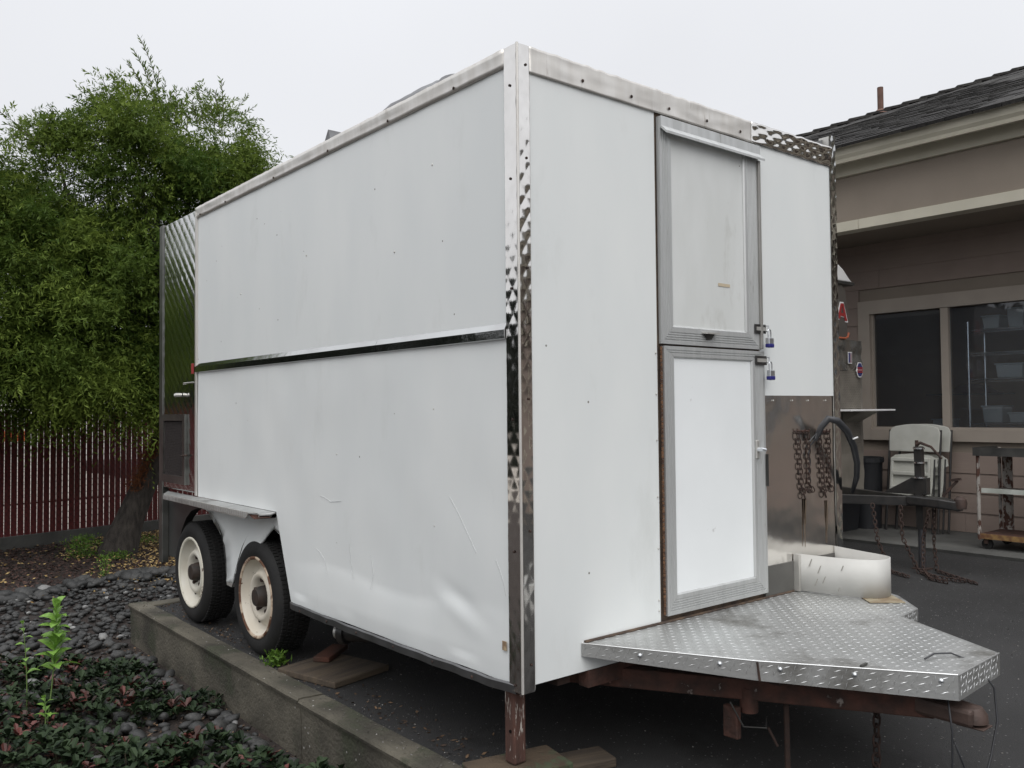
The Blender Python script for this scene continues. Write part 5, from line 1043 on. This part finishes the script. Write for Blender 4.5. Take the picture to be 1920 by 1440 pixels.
MB().tube([(4.95, 1.08, .47), (4.95, 1.08, G+.01)], .028, 12).build('jack_leg', M('dull_zinc', (.10, .10, .11), (.07, .07, .075), scale=9, rough=.5, metal=.6), jk, smooth='auto'); MB().box(4.89, 5.01, 1.02, 1.14, G, G+.01).build('jack_foot', rust_dk, jk)
MB().tube([(4.94, 1.10, 1.135), (4.94, 1.07, 1.15), (4.93, .98, 1.12), (4.93, .90, 1.03)], [.018, .012, .010, .009], 8).build('jack_crank', rust_dk, jk, smooth='auto')
MB().tube([(4.94, 1.10, 1.12), (4.94, 1.10, 1.17)], .014, 8).build('crank_pivot', rust_dk, jk)
T2.location.x += .15
tc_ = thing('tongue_chain', (4.85, 1.0, .64), 'rusty chains hanging off the black tongue into a heap on the asphalt', 'chain')
chain(tc_, [(4.88, 1.2, .64), (4.82, 1.16, .40), (4.75, 1.0, G+.02), (4.62, .80, G+.02), (4.60, .60, G+.02)], .046, LB); chain(tc_, [(4.99, .98, .64), (4.97, .98, .35), (4.88, .92, G+.02), (4.75, .72, G+.015), (4.62, .52, G+.015)], .046, LB); chain(tc_, [(4.90, .98, .62), (4.90, 1.03, .40), (4.78, .98, G+.03), (4.55, .82, G+.015), (4.50, .68, G+.015)], .046, LB)
chain(tc_, [(4.70, 1.34, .66), (4.62, 1.26, .38), (4.60, 1.15, G+.02), (4.50, .95, G+.015)], .046, LB)

tc_.location.x += .12
# ------------------------------------------------------------------ things along the wall
# folding chairs
def fchair(x, y, label, dx_=0, dz=0):
    t = thing('folding_chair', (x, y, G+.036), label, 'chair', 'folded pale plastic chairs leaning on the wall')
    z0 = G+.036+dz; ln = lambda s: x+.14*s            # leans towards the wall as it rises
    def pt(u, s, off=0): return (ln(s)-off, y+u, z0+1.08*s)
    # solid backrest
    n = 14; top = [(-.255, .745), (-.262, .93), (-.235, .972)]+[(-.20+.40*k/n, .985+.022*math.sin(PI*k/n)) for k in range(n+1)]+[(.235, .972), (.262, .93), (.255, .745)]
    MB().prism([pt(u, s, .02) for u, s in top], (.022, 0, 0)).build('backrest', plast, t, fix=True, bevel=.008)
    # underside of the seat with its ribbed hollows
    st_ = MB().prism([pt(u, s, .055) for u, s in [(-.20, .25), (-.225, .45), (-.225, .60), (-.265, .62), (-.255, .68), (-.20, .715), (0, .73), (.17, .715), (.215, .68), (.215, .25)]], (.008, 0, 0)).build('seat', plast, t, fix=True)
    for (s0, s1) in ((.25, .265), (.395, .425), (.525, .56), (.655, .69)): MB().prism([pt(-.19, s0, .085), pt(.19, s0, .085), pt(.19, s1, .085), pt(-.19, s1, .085)], (.03, 0, 0)).build('rib', plast, t, bevel=.008, fix=True)
    for u in (-.205, .175): MB().prism([pt(u, .25, .085), pt(u+.03, .25, .085), pt(u+.03, .69, .085), pt(u, .69, .085)], (.03, 0, 0)).build('rib', plast, t, bevel=.008, fix=True)
    for u, b in ((.0, 0), (.285, 0)):
        pass
    MB().tube([pt(-.27, 0, 0), pt(-.262, .5, 0), pt(-.262, .95, 0)], .012, 8).build('leg', blackmt, t, smooth='auto'); MB().tube([pt(.27, 0, 0), pt(.262, .5, 0), pt(.262, .95, 0)], .012, 8).build('leg', blackmt, t, smooth='auto')
    MB().tube([pt(-.235, 0, .05), pt(-.235, .68, .05)], .010, 8).build('leg', blackmt, t, smooth='auto'); MB().tube([pt(.235, 0, .05), pt(.235, .68, .05)], .010, 8).build('leg', blackmt, t, smooth='auto')
fchair(6.86, 2.03, 'front folded pale plastic chair leaning on the siding, ribbed seat showing'); 
t2_ = MB(); 
fchair(6.96, 1.97, 'rear folded pale plastic chair, mostly hidden behind the front one')
# bins
def binn(x, y, r_, h_, label, sq=False):
    t = thing('black_bin', (x, y, G+.036), label, 'bin', 'black bins beside the wall'); z0 = G+.036
    MB().lathe([(0, .0001), (0, r_*.86), (h_*.96, r_), (h_, r_*1.05), (h_, r_*.95), (h_*.9, r_*.93)], (x, y, z0), (0, 0, 1), 4 if sq else 24).build('tub', blackpl, t, smooth='auto')
    MB().lathe([(h_*.93, r_*1.0), (h_*.93, r_*1.08), (h_*.99, r_*1.09), (h_*.99, r_*1.0)], (x, y, z0), (0, 0, 1), 4 if sq else 24, closed=True).build('rim', blackpl, t)
binn(6.85, 2.50, .17, .74, 'tall narrow black bin left of the folded chairs'); binn(6.45, 2.66, .30, .38, 'wide black tub in front of the tall bin', True)
# rolling cart
ca = thing('utility_cart', (6.45, .75, G+.036), 'rusty three shelf utility cart at the right edge of the photo', 'cart'); z0 = G+.036
cx0, cx1, cy0, cy1 = 6.24, 6.70, .36, 1.11
for x, y, mt in ((cx0, cy1, cart_paint), (cx0, cy0, cart_paint), (cx1, cy1, cart_paint), (cx1, cy0, cart_paint)): MB().tube([(x, y, z0+.08), (x, y, 1.06)], .016, 8).build('post', mt, ca, smooth='auto')
MB().box(cx1-.01, cx1+.01, 1.0, 1.085, z0+.12, 1.03).build('rear_strap', cart_paint, ca)
b = MB().box(cx0-.03, cx1+.03, cy0-.03, cy1+.03, 1.035, 1.045); b.box(cx0-.032, cx0-.024, cy0-.03, cy1+.03, 1.0, 1.075); b.box(cx0-.024, cx1+.03, cy1+.024, cy1+.032, 1.0, 1.075); b.build('top_shelf', dark_steel, ca)
MB().box(cx0, cx1, cy0, cy1-.02, .68, .69).build('middle_shelf', cart_paint, ca); MB().box(cx0-.012, cx0+.004, cy0, cy1-.03, .675, .715).build('shelf_edge', cart_white, ca)
MB().box(cx0, cx1, cy0, cy1, .30, .31).build('lower_shelf', rust, ca); MB().box(cx0-.012, cx0+.004, cy0, cy1, .268, .312).build('shelf_edge', yellow_rust, ca)
for x, y in ((cx0+.02, cy1-.05), (cx0+.02, cy0+.25), (cx1-.02, cy1-.05), (cx1-.02, cy0+.05)):
    MB().lathe([(-.015, .012), (-.015, .045), (.015, .045), (.015, .012)], (x+.02, y, z0+.045), (1, 0, 0), 16, closed=True).build('caster', rubber, ca, smooth='auto'); MB().beam((x, y, z0+.05), (x, y, z0+.12), .04, .03, (0, 1, 0)).build('caster_fork', rust_dk, ca)
for o in bpy.data.objects:
    if '_o' in o.keys(): del o['_o']
